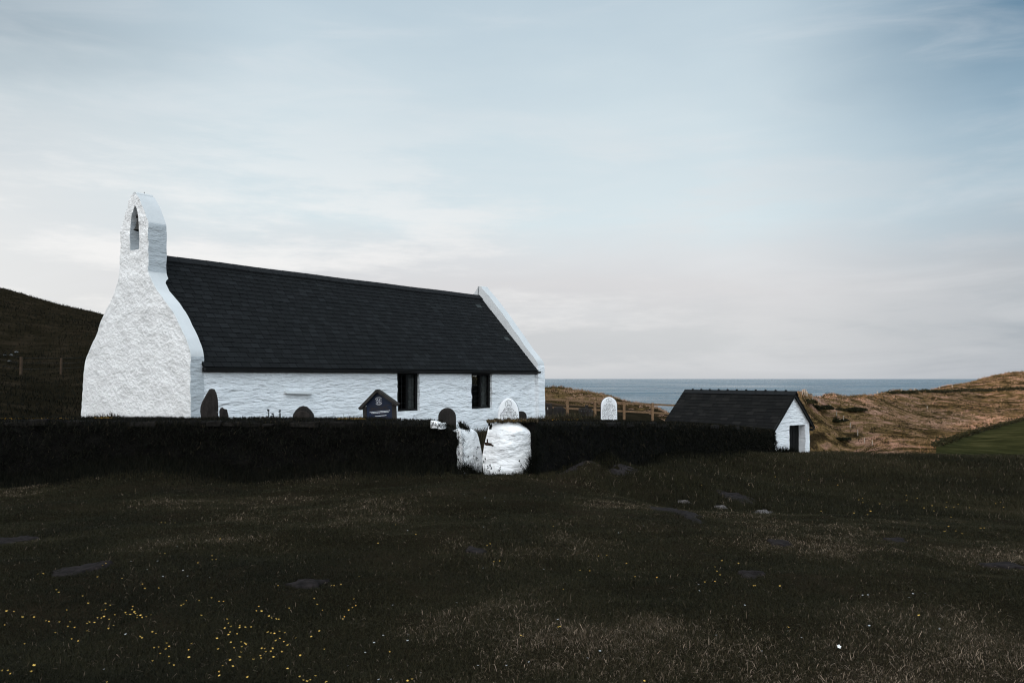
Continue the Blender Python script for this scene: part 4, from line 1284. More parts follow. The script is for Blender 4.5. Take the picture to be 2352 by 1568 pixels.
# ------------------------------------------------------------------ notice board
d = 16.9; g = gpt(868, d)
nb_ = thing('notice_board', (P(868, 960, d).x, d, g.z), math.radians(-4)); tag(nb_, 'navy parish notice board with timber gable roof on two posts', 'notice board')
reg9 = lambda cx_, cy_: ((1420 + cx_ / 10.455) / 1.7415, (1530 + cy_ / 10.455) / 1.7415)
def bp(cx_, cy_, y=0.0):
    px, py = reg9(cx_, cy_); return Vector(((px - 868) / F * d, y, zrel(py, d, g)))
def post(a, b, wdt, y0, y1, nm, mat):
    mb = MB(); mb.hexa([Vector((a.x - wdt / 2, y0, a.z)), Vector((a.x + wdt / 2, y0, a.z)), Vector((a.x + wdt / 2, y1, a.z)), Vector((a.x - wdt / 2, y1, a.z)),
                        Vector((b.x - wdt / 2, y0, b.z)), Vector((b.x + wdt / 2, y0, b.z)), Vector((b.x + wdt / 2, y1, b.z)), Vector((b.x - wdt / 2, y1, b.z))])
    return mb.build(nm, mat, nb_)
zb = -0.3
pl_t, pl_b = bp(385, 1000), bp(425, 1500)
pr_t, pr_b = bp(1625, 880), bp(1670, 1520)
post(Vector((pl_b.x + .02, 0, zb)), pl_t, 0.075, 0.0, 0.08, 'post', M['wood_grey'])
post(Vector((pr_b.x + .02, 0, zb)), pr_t, 0.085, 0.0, 0.08, 'post', M['wood_grey'])
mb = MB()
pts_ = [bp(500, 1560), bp(1610, 1560), bp(1555, 810), bp(945, 400), bp(455, 900)]
pts_ = [Vector((p.x, 0.02, p.z)) for p in pts_]
mb.add(pts_ + [p + Vector((0, 0.03, 0)) for p in pts_], [(0, 1, 2, 3, 4), (9, 8, 7, 6, 5)] + [(i, i + 5, (i + 1) % 5 + 5, (i + 1) % 5) for i in range(5)])
board = mb.build('board', M['navy'], nb_)
for a, b in ((bp(950, 320), bp(195, 1100)), (bp(940, 320), bp(1815, 930))):
    mb = MB(); mb.beam(Vector((a.x, 0.03, a.z)), Vector((b.x, 0.03, b.z)), 0.24, 0.055); mb.build('roof_board', M['wood_grey'], nb_)
BR = math.radians(5.5)                       # the board leans a little
def sign_text(body, cpx, cpy, width, mat, name='lettering'):
    cu = bpy.data.curves.new(name, 'FONT'); cu.body = body; cu.size = 0.1; cu.align_x = 'CENTER'; cu.align_y = 'CENTER'; cu.extrude = 0.0008; cu.offset = 0.0012
    o = bpy.data.objects.new(name, cu); COL.objects.link(o)
    bpy.context.view_layer.update()
    s = width / max(o.dimensions.x, 1e-3)
    cu.size = 0.1 * s
    bpy.context.view_layer.update()
    me = bpy.data.meshes.new_from_object(o.evaluated_get(bpy.context.evaluated_depsgraph_get()))
    bpy.data.objects.remove(o); bpy.data.curves.remove(cu)
    me.name = name; me.materials.clear(); me.materials.append(mat)
    o = bpy.data.objects.new(name, me); COL.objects.link(o)
    o.parent = board
    p = bp(cpx, cpy); o.location = (p.x, 0.016, p.z); o.rotation_euler = (math.pi / 2, -BR, 0)
    return o
wd = lambda c_: c_ / 10.455 / 1.7415 / F * d
sign_text('Eglwys y Grog, Mwnt', 1010, 1040, wd(720), M['sign_gold'])
sign_text('Holy Cross Church, Mwnt', 1010, 1118, wd(850), M['sign_gold'])
sign_text("Mae'r Eglwys hon ar agor yn ddyddiol. Croeso cynnes i chi", 1035, 1200, wd(860), M['sign_white'])
sign_text('The Church is open daily. A warm welcome to you', 1040, 1248, wd(740), M['sign_white'])
sign_text('Noswyl y Nadolig / Christmas Eve', 1068, 1382, wd(490), M['sign_white'])
mb = MB()
for (x0, y0, x1, y1) in ((545, 1000, 1520, 925), (730, 1338, 1395, 1278), (640, 1490, 1410, 1428)):
    a, b = bp(x0, y0, 0.014), bp(x1, y1, 0.014); mb.beam(a, b, 0.004, 0.006)
mb.build('ruled_line', M['sign_gold'], board)
# emblem: looped cross in an octagon, lettering round it
ec_ = bp(985, 768, 0.014); eu = wd(108)
def er(x, z):
    c_, s_ = math.cos(BR), math.sin(BR)
    return Vector((ec_.x + (x * c_ - z * s_) * eu, ec_.y, ec_.z + (x * s_ + z * c_) * eu))
mb = MB()
for k in range(4):
    t = math.pi / 2 * k; c_, s_ = math.cos(t), math.sin(t)
    R_ = lambda x, z: er(x * c_ - z * s_, x * s_ + z * c_)
    mb.tube([R_(*q) for q in ((0.24, 0.20), (0.50, 0.40), (0.78, 0.44), (1.0, 0.26), (1.0, -0.26), (0.78, -0.44), (0.50, -0.40), (0.24, -0.20))], 0.0028, 5)
    mb.tube([R_(0.78, 0.44), R_(0.44, 0.78)], 0.0028, 5)
    mb.tube([R_(0.50, 0.40), R_(0.40, 0.50)], 0.0028, 5)
mb.tube([er(0.27 * math.cos(k * math.pi / 8), 0.27 * math.sin(k * math.pi / 8)) for k in range(17)], 0.003, 5)
mb.build('emblem', M['sign_white'], board)
def arc_text(body, r, mid, span, flip):
    n = len(body)
    for i, ch in enumerate(body):
        pass
    cu = None
    objs = []
    a0 = mid - span / 2
    for i, ch in enumerate(body):
        if ch == ' ': continue
        t = mid + span * (0.5 - (i + 0.5) / n) if not flip else mid - span * (0.5 - (i + 0.5) / n)
        c2 = bpy.data.curves.new('lettering', 'FONT'); c2.body = ch; c2.size = eu * 0.30; c2.align_x = 'CENTER'; c2.align_y = 'CENTER'; c2.extrude = 0.0008; c2.offset = 0.001
        o = bpy.data.objects.new('lettering', c2); COL.objects.link(o)
        o.location = er(r * math.cos(t), r * math.sin(t))
        rot = (t - math.pi / 2) if not flip else (t + math.pi / 2)
        o.rotation_euler = (math.pi / 2, -(rot + BR), 0)
        objs.append(o)
    bpy.context.view_layer.update()
    dg = bpy.context.evaluated_depsgraph_get()
    vs, fs = [], []
    for o in objs:
        me = o.evaluated_get(dg).to_mesh(); b0 = len(vs)
        vs += [o.matrix_world @ v.co for v in me.vertices]; fs += [tuple(b0 + q for q in p.vertices) for p in me.polygons]
    for o in objs:
        cu = o.data; bpy.data.objects.remove(o); bpy.data.curves.remove(cu)
    return mesh_obj('lettering', vs, fs, M['sign_white'], board)
arc_text('THE CHURCH IN WALES', 1.42, math.pi / 2, 1.9, False)
arc_text('YR EGLWYS YNG NGHYMRU', 1.42, -math.pi / 2, 2.0, True)

# ------------------------------------------------------------------ timber post-and-rail fence
pf = thing('post_and_rail_fence', P(1400, 965, 48)); pf.location = (0, 0, 0)
tag(pf, 'brown timber post-and-rail fence between the church and the shed', 'fence')
fx = [(1190, 45.5, 914), (1242, 46.2, 915.4), (1303.6, 47.0, 916.6), (1366.6, 48.0, 919.9), (1433.5, 49.0, 922.5), (1498.8, 50.0, 925.0), (1566, 51.0, 928.0)]
for px, d, py in fx:
    t = P(px, py, d); z0 = h1(t.x, t.y) - 0.3
    mb = MB(); mb.box((t.x - .075, t.y - .06, z0), (t.x + .075, t.y + .06, t.z))
    o = mb.build('post', M['wood_fence'], pf)
    bv = o.modifiers.new('bevel', 'BEVEL'); bv.width = 0.012
for (pa, da, pb, db) in zip(fx, fx[1:], fx[1:], fx[1:]): pass
ru = [914.3, 915.8, 918.9, 922.0, 925.0, 928.3, 931.5]; rl = [931.0, 934.0, 937.4, 940.8, 944.0, 947.4, 951.0]
for i in range(len(fx) - 1):
    for rows in (ru, rl):
        a = P(fx[i][0], rows[i], fx[i][1] + .085); b = P(fx[i + 1][0], rows[i + 1], fx[i + 1][1] + .085)
        mb = MB(); mb.beam(a, b, 0.045, 0.115); mb.build('rail', M['wood_fence'], pf)

# wire fences: posts with strands
def wire_fence(posts, label, mat, nw=3, hw=0.03, wire=True):
    f = thing('wire_fence', (0, 0, 0)); tag(f, label, 'fence')
    tops = []
    for t, b, w in posts:
        mb = MB(); mb.beam(b - Vector((0, 0, 0.3)), t, w, w, (0, 1, 0)); mb.build('post', mat, f); tops.append((t, b))
    if wire:
        for k in range(nw):
            q = 0.95 - k * 0.3
            mb = MB(); mb.tube([b + (t - b) * q for t, b in tops], 0.006, 4); mb.build('wire', M['lead'], f)
    return f
lp = []
for px, ty, by, d in [(-180, 806, 858, 41), (-60, 812, 860, 43), (48, 819, 862, 44.0), (140, 828, 866, 45.0), (236, 836, 872, 46.5)]:
    b = P(px, by, d); b.z = h1(b.x, b.y); t = b + Vector((0.02, 0, (by - ty) / F * d)); lp.append((t, b, 0.11 if px == 48 else 0.09))
wire_fence(lp, 'dim wire fence with square posts at the foot of the left hill', M['wood_dim'])
def gz_at(px, d):
    x = (px - CX) / F * d; return Vector((x, d, float(H_raw([x], [d])[0])))
reg6 = lambda cx_, cy_: ((3200 + cx_ / 2.614) / 1.7415, (1450 + cy_ / 2.614) / 1.7415)
def hit_far(px, py):
    dd = np.arange(70, 620, 0.25); x = (px - CX) / F * dd; z = EYE + (HY - py) / F * dd
    k = np.nonzero(z <= H_raw(x, dd))[0]
    i = k[0] if len(k) else None
    return None if i is None else Vector((x[i], dd[i], z[i]))
def far_posts(lst, dfall):
    r = []
    for cx_, ty, by in lst:
        px, py = reg6(cx_, by); b = hit_far(px, py) or gz_at(px, dfall)
        h = (by - ty) / 2.614 / 1.7415 / F * b.y
        h = min(max(h, 1.0), 2.4)
        r.append((b + Vector((0, 0, h)), b, max(0.10, 0.0007 * b.y)))
    return r
wire_fence(far_posts([(75,305,345),(133,340,388),(196,380,412),(318,458,482),(382,508,560),(455,555,620),(525,625,682),(603,700,765),(675,782,840),(755,838,866)], 170), 'pale post fence climbing the dry hillside beyond the shed', M['wood_pale'])
wire_fence(far_posts([(541,318,335),(676,313,332),(807,303,325),(936,290,320),(1062,280,303),(1200,272,295),(1330,262,280),(1460,250,268),(1590,240,256)], 260), 'distant fence posts along the skyline above the sea', M['wood_pale'])
gp = thing('stile', (0, 0, 0)); tag(gp, 'cluster of pale stile posts on the clifftop just right of the shed roof', 'stile')
for t, b, w in far_posts([(25,280,332),(45,275,336),(62,282,344)], 190):
    mb = MB(); mb.beam(b - Vector((0, 0, .3)), t, .17, .17, (0, 1, 0)); mb.build('post', M['wood_pale'], gp)
q = far_posts([(25,300,332),(45,330,338)], 190)
mb = MB(); mb.beam(q[0][0], q[1][1], .1, .1, (0, 1, 0)); mb.build('brace', M['wood_pale'], gp)

# pale boulders on the left slope
for px, py, s, lb in [(10.8, 816.8, .08, 'small pale boulder at the left edge of the dark slope'), (25.8, 816, .10, 'pale boulder left of the lit fence post on the dark slope'), (37.5, 809.8, .12, 'highest pale boulder above the lit fence post on the dark slope'), (22, 830, .09, 'lowest pale boulder left of the lit fence post')]:
    c_ = hit(px, py, 0, 30, 62)
    bm = bmesh.new(); bmesh.ops.create_icosphere(bm, subdivisions=3, radius=s)
    for v in bm.verts:
        v.co *= 1 + 0.25 * mn.noise(v.co * 6 + Vector((px, 0, 0))); v.co.z *= 0.6; v.co.x *= 1.3
    me = bpy.data.meshes.new('boulder'); bm.to_mesh(me); bm.free(); me.materials.append(M['rock_pale'])
    o = bpy.data.objects.new('boulder', me); COL.objects.link(o); o.location = c_ + Vector((0, 0, s * .3))
    tag(o, lb, 'boulder')

# ------------------------------------------------------------------ grass and herbs
M['blade'] = attr_mat('grass_blade', 'tone', [(0.0, (0.0080, 0.0080, 0.0034)), (0.45, (0.0222, 0.0200, 0.0086)), (0.70, (0.042, 0.0320, 0.0172)), (0.90, (0.125, 0.092, 0.062)), (1.0, (0.34, 0.26, 0.195))], 0.85, 0.12)
M['blade_far'] = attr_mat('dry_hill_grass', 'tone', [(0.0, (0.014, 0.011, 0.005)), (0.30, (0.070, 0.054, 0.018)), (0.60, (0.20, 0.120, 0.066)), (1.0, (0.40, 0.25, 0.185))], 0.9, 0.05)
M['blade_wall'] = attr_mat('wall_grass_blade', 'tone', [(0.0, (0.0030, 0.0036, 0.0022)), (0.6, (0.0075, 0.0078, 0.0048)), (0.9, (0.020, 0.016, 0.010)), (1.0, (0.045, 0.035, 0.022))], 0.9, 0.08)
M['leaf'] = attr_mat('shrub_leaf', 'tone', [(0.0, (0.006, 0.007, 0.003)), (0.6, (0.020, 0.020, 0.008)), (1.0, (0.055, 0.045, 0.018))], 0.85, 0.1)

def blades(name, base, h, w, lean, tone, mat, parent=None, down=None):
    """one curved blade per row of base; lean = sideways reach as a share of the height"""
    n = len(base)
    az = rng.uniform(0, 2 * np.pi, n); fa = rng.uniform(0, 2 * np.pi, n)
    ldx, ldy = np.cos(az) * lean * h, np.sin(az) * lean * h
    sx, sy = np.cos(fa) * w / 2, np.sin(fa) * w / 2
    V = np.empty((n, 5, 3), np.float32)
    bx, by, bz = base[:, 0], base[:, 1], base[:, 2]
    up = 1.0 if down is None else down
    V[:, 0] = np.stack([bx - sx, by - sy, bz - 0.01], 1); V[:, 1] = np.stack([bx + sx, by + sy, bz - 0.01], 1)
    V[:, 2] = np.stack([bx - sx * .8 + ldx * .35, by - sy * .8 + ldy * .35, bz + h * .55 * up], 1); V[:, 3] = np.stack([bx + sx * .8 + ldx * .35, by + sy * .8 + ldy * .35, bz + h * .55 * up], 1)
    hz = h * np.clip(1 - 0.35 * lean ** 2, 0.15, 1)
    V[:, 4] = np.stack([bx + ldx, by + ldy, bz + hz * up], 1)
    me = bpy.data.meshes.new(name)
    me.vertices.add(n * 5); me.vertices.foreach_set('co', V.ravel())
    o5 = (np.arange(n) * 5)[:, None]
    loops = (o5 + np.array([0, 1, 3, 2, 2, 3, 4])[None]).ravel().astype(np.int32)
    me.loops.add(n * 7); me.loops.foreach_set('vertex_index', loops)
    me.polygons.add(n * 2)
    st = ((np.arange(n) * 7)[:, None] + np.array([0, 4])[None]).ravel().astype(np.int32)
    me.polygons.foreach_set('loop_start', st)
    me.update(calc_edges=True); me.validate()
    at_ = me.attributes.new('tone', 'FLOAT', 'POINT')
    at_.data.foreach_set('value', np.repeat(np.clip(tone, 0, 1), 5).astype(np.float32))
    me.materials.append(mat)
    o = bpy.data.objects.new(name, me); COL.objects.link(o)
    if parent: o.parent = parent
    return o

def clear_mask(x, y):
    k = np.ones(len(x), bool)
    for (px, py, wx, wy, th_) in patch_xy:
        k &= ((x - px) / wx) ** 2 + ((y - py) / wy) ** 2 > th_ + 1.3 * (fbm(x * 6, y * 6, 3, 77) - 0.5) - 0.35 * (rng.random(len(x)) - 0.3)
    return k
LWX = np.array([p[0] for p in lpath]); LWY = np.array([p[1] for p in lpath])
RWX_ = np.array([p[0] for p in rpath]); RWY_ = np.array([p[1] for p in rpath])
def outside(x, y):
    """in front of the churchyard walls"""
    yl = np.interp(x, LWX, LWY); a = np.where(x < -0.9, y < yl, True)
    xr = np.interp(y, RWY_, RWX_); b = np.where((y > 14.9) & (y < 35.6), x > xr - 0.02, True)
    gap = (x >= -0.95) & (x < 0.5); c = np.where(gap, y < 14.75, True)
    past = np.where((x < 0.45) & (y > 15.1), False, True)
    return a & b & c & past
def drytone(x, y):
    """straw share of the turf: dead, trodden grass at the near right, greener to the left"""
    t = fbm(x * 0.6, y * 0.6, 4, 51) * 0.75 + 0.30 * (fbm(x * 2.0, y * 2.6, 3, 5) - 0.12) + 0.26 * np.exp(-((x - 1.6) / 2.2) ** 2 - ((y - 4.4) / 1.7) ** 2) - 0.16 * np.clip((-x - 0.3) / 2.5, 0, 1) * np.clip((10 - y) / 5, 0, 1) - 0.04 * np.clip((y - 9) / 3, 0, 1)
    return t

def scatter(n, d0, d1, pw, half=0.70):
    u = rng.random(n)
    a, b = d0 ** (1 - pw), d1 ** (1 - pw)
    d = (a + (b - a) * u) ** (1 / (1 - pw))
    x = rng.uniform(-1, 1, n) * (half * d + 1.4)
    return x, d

# short turf
x, y = scatter(1120000, 3.5, 17.5, 1.5)
k = outside(x, y) & clear_mask(x, y); x, y = x[k], y[k]
dens_ = fbm(x * 1.1, y * 1.1, 3, 31)
k = rng.random(len(x)) < np.clip(0.35 + 1.3 * dens_, 0, 1); x, y, dens_ = x[k], y[k], dens_[k]
z = H(x, y); n = len(x)
dt = drytone(x, y)
tone = np.clip(0.12 + 0.46 * rng.random(n) + 1.15 * (dt - 0.50), 0.0, 0.86)
bright = rng.random(n) < np.clip(0.020 + 0.60 * (dt - 0.54), 0.008, 0.20)
tone[bright] = rng.uniform(0.86, 1.0, bright.sum())
h = rng.uniform(0.012, 0.034, n) * (0.6 + 0.9 * dens_) * (1 + 0.02 * y)
w = rng.uniform(0.0017, 0.0032, n) * np.maximum(1, y / 5.0)
g1 = blades('grass', np.stack([x, y, z], 1), h, w, rng.uniform(0.4, 2.2, n), tone, M['blade']); tag(g1, 'close-cropped dark turf in the foreground', 'grass', kind='stuff')
# longer stems and bents
x, y = scatter(46000, 3.6, 16, 1.5)
k = outside(x, y) & clear_mask(x, y); x, y = x[k], y[k]
dt = drytone(x, y); k = rng.random(len(x)) < np.clip(2.6 * (dt - 0.50), 0.05, 1); x, y, dt = x[k], y[k], dt[k]; n = len(x)
tone = np.clip(rng.uniform(0.45, 0.86, n) + 0.8 * (dt - 0.5) + 0.1, 0.3, 1.0)
g2 = blades('grass', np.stack([x, y, H(x, y)], 1), 0.020 + 0.062 * rng.random(n) ** 2.0, rng.uniform(0.0018, 0.0034, n) * np.maximum(1, y / 5.5), rng.uniform(0.3, 2.2, n), tone, M['blade']); tag(g2, 'straw-coloured grass stems standing out of the foreground turf', 'dry grass', kind='stuff')
# rougher grass on the bank and the field behind the hollow
x, y = scatter(230000, 14, 48, 1.2, 0.72)
x = np.where(rng.random(len(x)) < 0.85, np.abs(x), x)
k = outside(x, y) & clear_mask(x, y); x, y = x[k], y[k]; n = len(x)
tone = np.clip(0.05 + 0.45 * rng.random(n) + 0.75 * (fbm(x * 0.3, y * 0.3, 4, 61) - 0.48), 0, 0.8)
tone[rng.random(n) < 0.010] = 0.95
g3 = blades('grass', np.stack([x, y, H(x, y)], 1), rng.uniform(0.05, 0.15, n) * (0.6 + 0.02 * y), rng.uniform(0.004, 0.008, n) * np.maximum(1, y / 14), rng.uniform(0.2, 1.3, n), tone, M['blade']); tag(g3, 'rough dark grass on the bank between the right wall and the hollow', 'grass', kind='stuff')

# long grass along the wall feet, hanging on the wall faces and growing on their tops
def along(path, n, rs_off):
    p = np.array(path); L = np.hypot(np.diff(p[:, 0]), np.diff(p[:, 1])); cs = np.concatenate([[0], np.cumsum(L)])
    t = rng.uniform(0, cs[-1], n)
    q = [np.interp(t, cs, p[:, i]) for i in range(4)]
    i = np.clip(np.searchsorted(cs, t) - 1, 0, len(L) - 1)
    nx = np.diff(p[:, 1])[i] / L[i]; ny = -np.diff(p[:, 0])[i] / L[i]
    return q[0], q[1], q[2], q[3], nx, ny
lvis = [p for p in lpath if p[0] > -13.2 and p[0] < -1.0]
for path, nm, nb2, nf2, nt2 in ((lvis, 'left', 9000, 17000, 11000), (rpath, 'right', 4200, 16000, 11000)):
    hedge_of = lwall if nm == 'left' else rwall
    a, b, zt, zb, nx, ny = along(path, int(nb2 * 2.4), 0)
    o_ = 0.05 + np.abs(rng.normal(0, 0.48 if nm == 'left' else 0.22, len(a)))
    X, Y = a + nx * o_, b + ny * o_
    g_ = blades('foot_grass', np.stack([X, Y, H(X, Y)], 1), rng.uniform(0.06, 0.30, len(a)) * np.clip(1.15 - o_ * .8, .25, 1.1) * (1.0 if nm == 'left' else 0.6), rng.uniform(0.006, 0.011, len(a)) * (Y / 15), rng.uniform(0.1, 0.8, len(a)), rng.uniform(0, 0.86, len(a)) ** 1.3, M['blade_wall'], hedge_of); tag(g_, kind='stuff')
    a, b, zt, zb, nx, ny = along(path, nf2, 0)
    f = rng.uniform(0, 1, len(a)) ** 0.8; o_ = 0.03 + 0.10 * (1 - f) + rng.uniform(0, 0.05, len(a))
    to = rng.uniform(0, 0.8, len(a)) ** 1.2; to[rng.random(len(a)) < 0.02] = 0.97
    g_ = blades('hanging_grass', np.stack([a + nx * o_, b + ny * o_, zb + (zt - 0.10 - zb) * f], 1), rng.uniform(0.03, 0.15, len(a)) * (0.5 + fbm(a * .9 + b, zb * 0 + f * 3, 3, 19)), rng.uniform(0.006, 0.014, len(a)) * (b / 15), rng.uniform(0.2, 1.8, len(a)), to, M['blade_wall'], hedge_of, down=-1.0); tag(g_, kind='stuff')
    a, b, zt, zb, nx, ny = along(path, nt2, 0)
    o_ = rng.uniform(-0.75, 0.03, len(a))
    fr_ = 6000
    a2, b2, zt2, zb2, nx2, ny2 = along(path, fr_, 0); o2 = rng.uniform(-0.02, 0.06, fr_)
    to2 = rng.uniform(0, .9, fr_) ** 1.1; to2[rng.random(fr_) < .03] = 1.0
    g_ = blades('hanging_grass', np.stack([a2 + nx2 * o2, b2 + ny2 * o2, zt2 - rng.uniform(0.0, 0.10, fr_)], 1), rng.uniform(0.03, 0.13, fr_) * (0.4 + 1.2 * fbm(a2 * 1.3, b2 * 1.3, 3, 4)), rng.uniform(0.006, 0.012, fr_) * (b2 / 15), rng.uniform(0.2, 0.9, fr_), to2, M['blade_wall'], hedge_of, down=-1.0); tag(g_, kind='stuff')
    cl_ = fbm(a * 1.7, b * 1.7, 3, 14); hh = rng.uniform(0.015, 0.06, len(a)) * (0.5 + 1.2 * cl_)
    tall = rng.random(len(a)) < 0.010; hh[tall] = rng.uniform(0.08, 0.17, tall.sum())
    to = rng.uniform(0, 0.93, len(a)); ww = rng.uniform(0.006, 0.012, len(a)) * (b / 15); ww[tall] *= 0.5
    g_ = blades('top_grass', np.stack([a + nx * o_, b + ny * o_, zt - 0.01], 1), hh, ww, rng.uniform(0.1, 1.0, len(a)), to, M['blade_wall'], hedge_of); tag(g_, kind='stuff')
# turf draped over the head of the white pillar and down its right side
def px_blades(name, pts, parent, n, hr, wr, lr, down, d, jit, tr=(0, .8), mat=None):
    i = rng.integers(0, len(pts), n); q = np.array(pts, float)[i] + rng.normal(0, 1, (n, 2)) * jit
    dd = d + rng.uniform(-0.08, 0.10, n)
    B = np.stack([(q[:, 0] - CX) / F * dd, dd, EYE + (HY - q[:, 1]) / F * dd], 1)
    g_ = blades(name, B, rng.uniform(*hr, n), rng.uniform(*wr, n), rng.uniform(*lr, n), rng.uniform(*tr, n), mat or M['blade_wall'], parent, down=down); tag(g_, kind='stuff'); return g_
capline = [(1121 + i * 3.0, 967.5 - 0.06 * max(0, i - 8) + 1.5 * math.sin(i * .7) + 1.0 * math.sin(i * 1.9)) for i in range(38)]
for lo in (0.10, 0.35, 0.6):
    px_blades('turf_cap', capline, rwall, 2600, (0.012, 0.05), (0.006, 0.011), (0.2, 1.3), 1.0, 14.80 + lo, 1.3, (0.3, 1.0), M['blade'])
px_blades('turf_cap', [(1124, 972), (1127, 976), (1126, 980), (1128, 974)], rwall, 260, (0.02, 0.06), (0.006, 0.010), (0.1, 0.7), -1.0, 14.66, 1.2, (0, .5))
px_blades('turf_cap', [(1196 + i * 1.5, 968 + i * 1.1) for i in range(18)], rwall, 500, (0.02, 0.06), (0.004, 0.008), (0.2, 1.0), -1.0, 14.95, 1.2, (0, .5))
px_blades('hanging_grass', [(1229, 990), (1230, 1010), (1231, 1030), (1230, 1045), (1227, 1060), (1222, 1075), (1226, 1085)], rwall, 1500, (0.05, 0.22), (0.004, 0.007), (0.4, 1.6), -1.0, 14.62, 3.0, (0, .5))
px_blades('hanging_grass', [(1218, 1078), (1224, 1070), (1213, 1090), (1228, 1050), (1225, 1095), (1206, 1096), (1221, 1062)], rwall, 800, (0.08, 0.26), (0.004, 0.007), (0.3, 1.3), 1.0, 14.5, 4.0, (0, .5))
px_blades('hanging_grass', [(1062 + (i % 3), 990 + i * 4) for i in range(22)], lwall, 170, (0.05, 0.18), (0.003, 0.005), (0.4, 1.6), -1.0, 14.95, 1.6, (0, .5))
px_blades('foot_grass', [(1064 + i * 2, 1077 + 1.2 * i) for i in range(22)], lwall, 800, (0.06, 0.24), (0.004, 0.007), (0.2, 1.0), 1.0, 14.6, 3.0, (0, .6))
px_blades('top_grass', [(1056 + 3 * i, 977 + 1.6 * i) for i in range(7)], lwall, 420, (0.03, 0.13), (0.004, 0.008), (0.2, 1.2), 1.0, 15.3, 2.5, (0, .7))
px_blades('foot_grass', [(1100 + i * 7, 1096 + 0.3 * i) for i in range(18)], rwall, 420, (0.05, 0.16), (0.003, 0.006), (0.2, 1.0), 1.0, 14.45, 2.0, (0, .7))
px_blades('hanging_grass', [(986 + i * 1.4, 969 + (i % 5)) for i in range(30)], lwall, 160, (0.03, 0.12), (0.005, 0.010), (0.2, 1.0), -1.0, 14.84, 2.0, (0, .6))
# grass at the doorway corner of the shed
px_blades('foot_grass', [(1786 + i * 5, 1046 + .3 * i) for i in range(9)], shed, 700, (0.10, 0.5), (0.015, 0.03), (0.1, 0.7), 1.0, 35.4, 2.5, (0, .5))
for o in [c for c in shed.children if c.name.startswith('foot_grass')]:
    o.matrix_parent_inverse = shed.matrix_world.inverted() if False else o.matrix_parent_inverse
bpy.context.view_layer.update()
for o in [c for c in shed.children if c.name.startswith('foot_grass')]:
    o.matrix_parent_inverse = shed.matrix_world.inverted()
# churchyard grass that shows over and between the walls
xs = rng.uniform(-14, 8, 60000); ys = rng.uniform(15.6, 46, 60000)
k = ~outside(xs, ys) & (ys > np.where(xs < -0.9, 16.0, 15.4)) & (np.abs(xs) < 0.72 * ys)
u_ = (xs - CO.x) * D2.x + (ys - CO.y) * D2.y; s_ = (xs - CO.x) * D1.x + (ys - CO.y) * D1.y
k &= ~((u_ > -0.15) & (u_ < GW + .15) & (s_ > -0.15) & (s_ < GL + .15))
k &= ~((xs > -0.95) & (xs < 0.45) & (ys < 16.4))
xs, ys = xs[k], ys[k]; n = len(xs)
g4 = blades('grass', np.stack([xs, ys, H(xs, ys)], 1), rng.uniform(0.05, 0.22, n), rng.uniform(0.008, 0.016, n), rng.uniform(0.2, 1.0, n), rng.uniform(0, 0.85, n), M['blade']); tag(g4, 'unmown dark grass between the gravestones and the church', 'grass', kind='stuff')
# tall dry grass on the sunlit slopes across the valley and on the headland
xf, yf = scatter(110000, 70, 480, 1.25, 0.70)
def off_field(x, y):
    """False on the mown field and the strip of hedge above it"""
    px = CX + F * x / y
    py = HY - (H_raw(x, y) - EYE) / y * F
    line = np.interp(px, [2100, 2150, 2200, 2260, 2310, 2360, 2420], [1050, 1031, 1012, 993, 979, 965, 948])
    return ~((px > 2140) & (py > line - 1.0))
zf = H_raw(xf, yf)
dry_k = np.clip((np.hypot(xf, yf) - 62 + 18 * (fbm(xf * 0.05, yf * 0.05, 3, 40) - 0.5)) / 16, 0, 1)
k = (zf > -15) & off_field(xf, yf) & (xf > -6 - 0.02 * yf) & (rng.random(len(xf)) < dry_k); xf, yf, zf = xf[k], yf[k], zf[k]; n = len(xf)
tf = np.clip(0.10 + 0.35 * rng.random(n) + 2.2 * (fbm(xf * 0.07, yf * 0.09, 4, 88) - 0.47), 0, 1)
g5 = blades('grass', np.stack([xf, yf, zf], 1), rng.uniform(0.15, 0.5, n) * np.clip(yf / 160, .4, 1.6), rng.uniform(0.05, 0.11, n) * yf / 160, rng.uniform(0.2, 1.2, n), tf, M['blade_far']); tag(g5, 'tall dry russet and yellow grass on the sunlit slope across the valley', 'dry grass', kind='stuff')
# tussocks of dead grass, bracken and heath that break the slope up into clumps
xc, yc = scatter(15000, 72, 470, 1.35, 0.70)
dk_ = np.clip((np.hypot(xc, yc) - 62 + 18 * (fbm(xc * 0.05, yc * 0.05, 3, 40) - 0.5)) / 16, 0, 1)
zc = H_raw(xc, yc); k = (zc > -15) & off_field(xc, yc) & (xc > -6 - 0.02 * yc) & (rng.random(len(xc)) < dk_)
xc, yc, zc = xc[k], yc[k], zc[k]
ct = 0.43 + 3.0 * (fbm(xc * 0.045, yc * 0.03, 4, 91) - 0.5) + rng.normal(0, 0.20, len(xc))
rep = 24; n = len(xc) * rep
rad_c = np.repeat(rng.uniform(0.35, 1.1, len(xc)) * np.clip(yc / 170, .5, 2.0), rep)
a_ = rng.uniform(0, 6.283, n); r_c = rad_c * np.sqrt(rng.random(n))
hc = np.repeat(rng.uniform(0.2, 0.65, len(xc)) * np.clip(yc / 170, .45, 1.5), rep)
tp_ = np.stack([np.repeat(xc, rep) + r_c * np.cos(a_), np.repeat(yc, rep) + r_c * np.sin(a_), np.repeat(zc, rep) + hc * rng.random(n) * (1 - (r_c / rad_c) ** 2 * .8)], 1)
tz_ = H_raw(tp_[:, 0], tp_[:, 1]); tp_[:, 2] = np.maximum(tp_[:, 2], tz_ + 0.03)
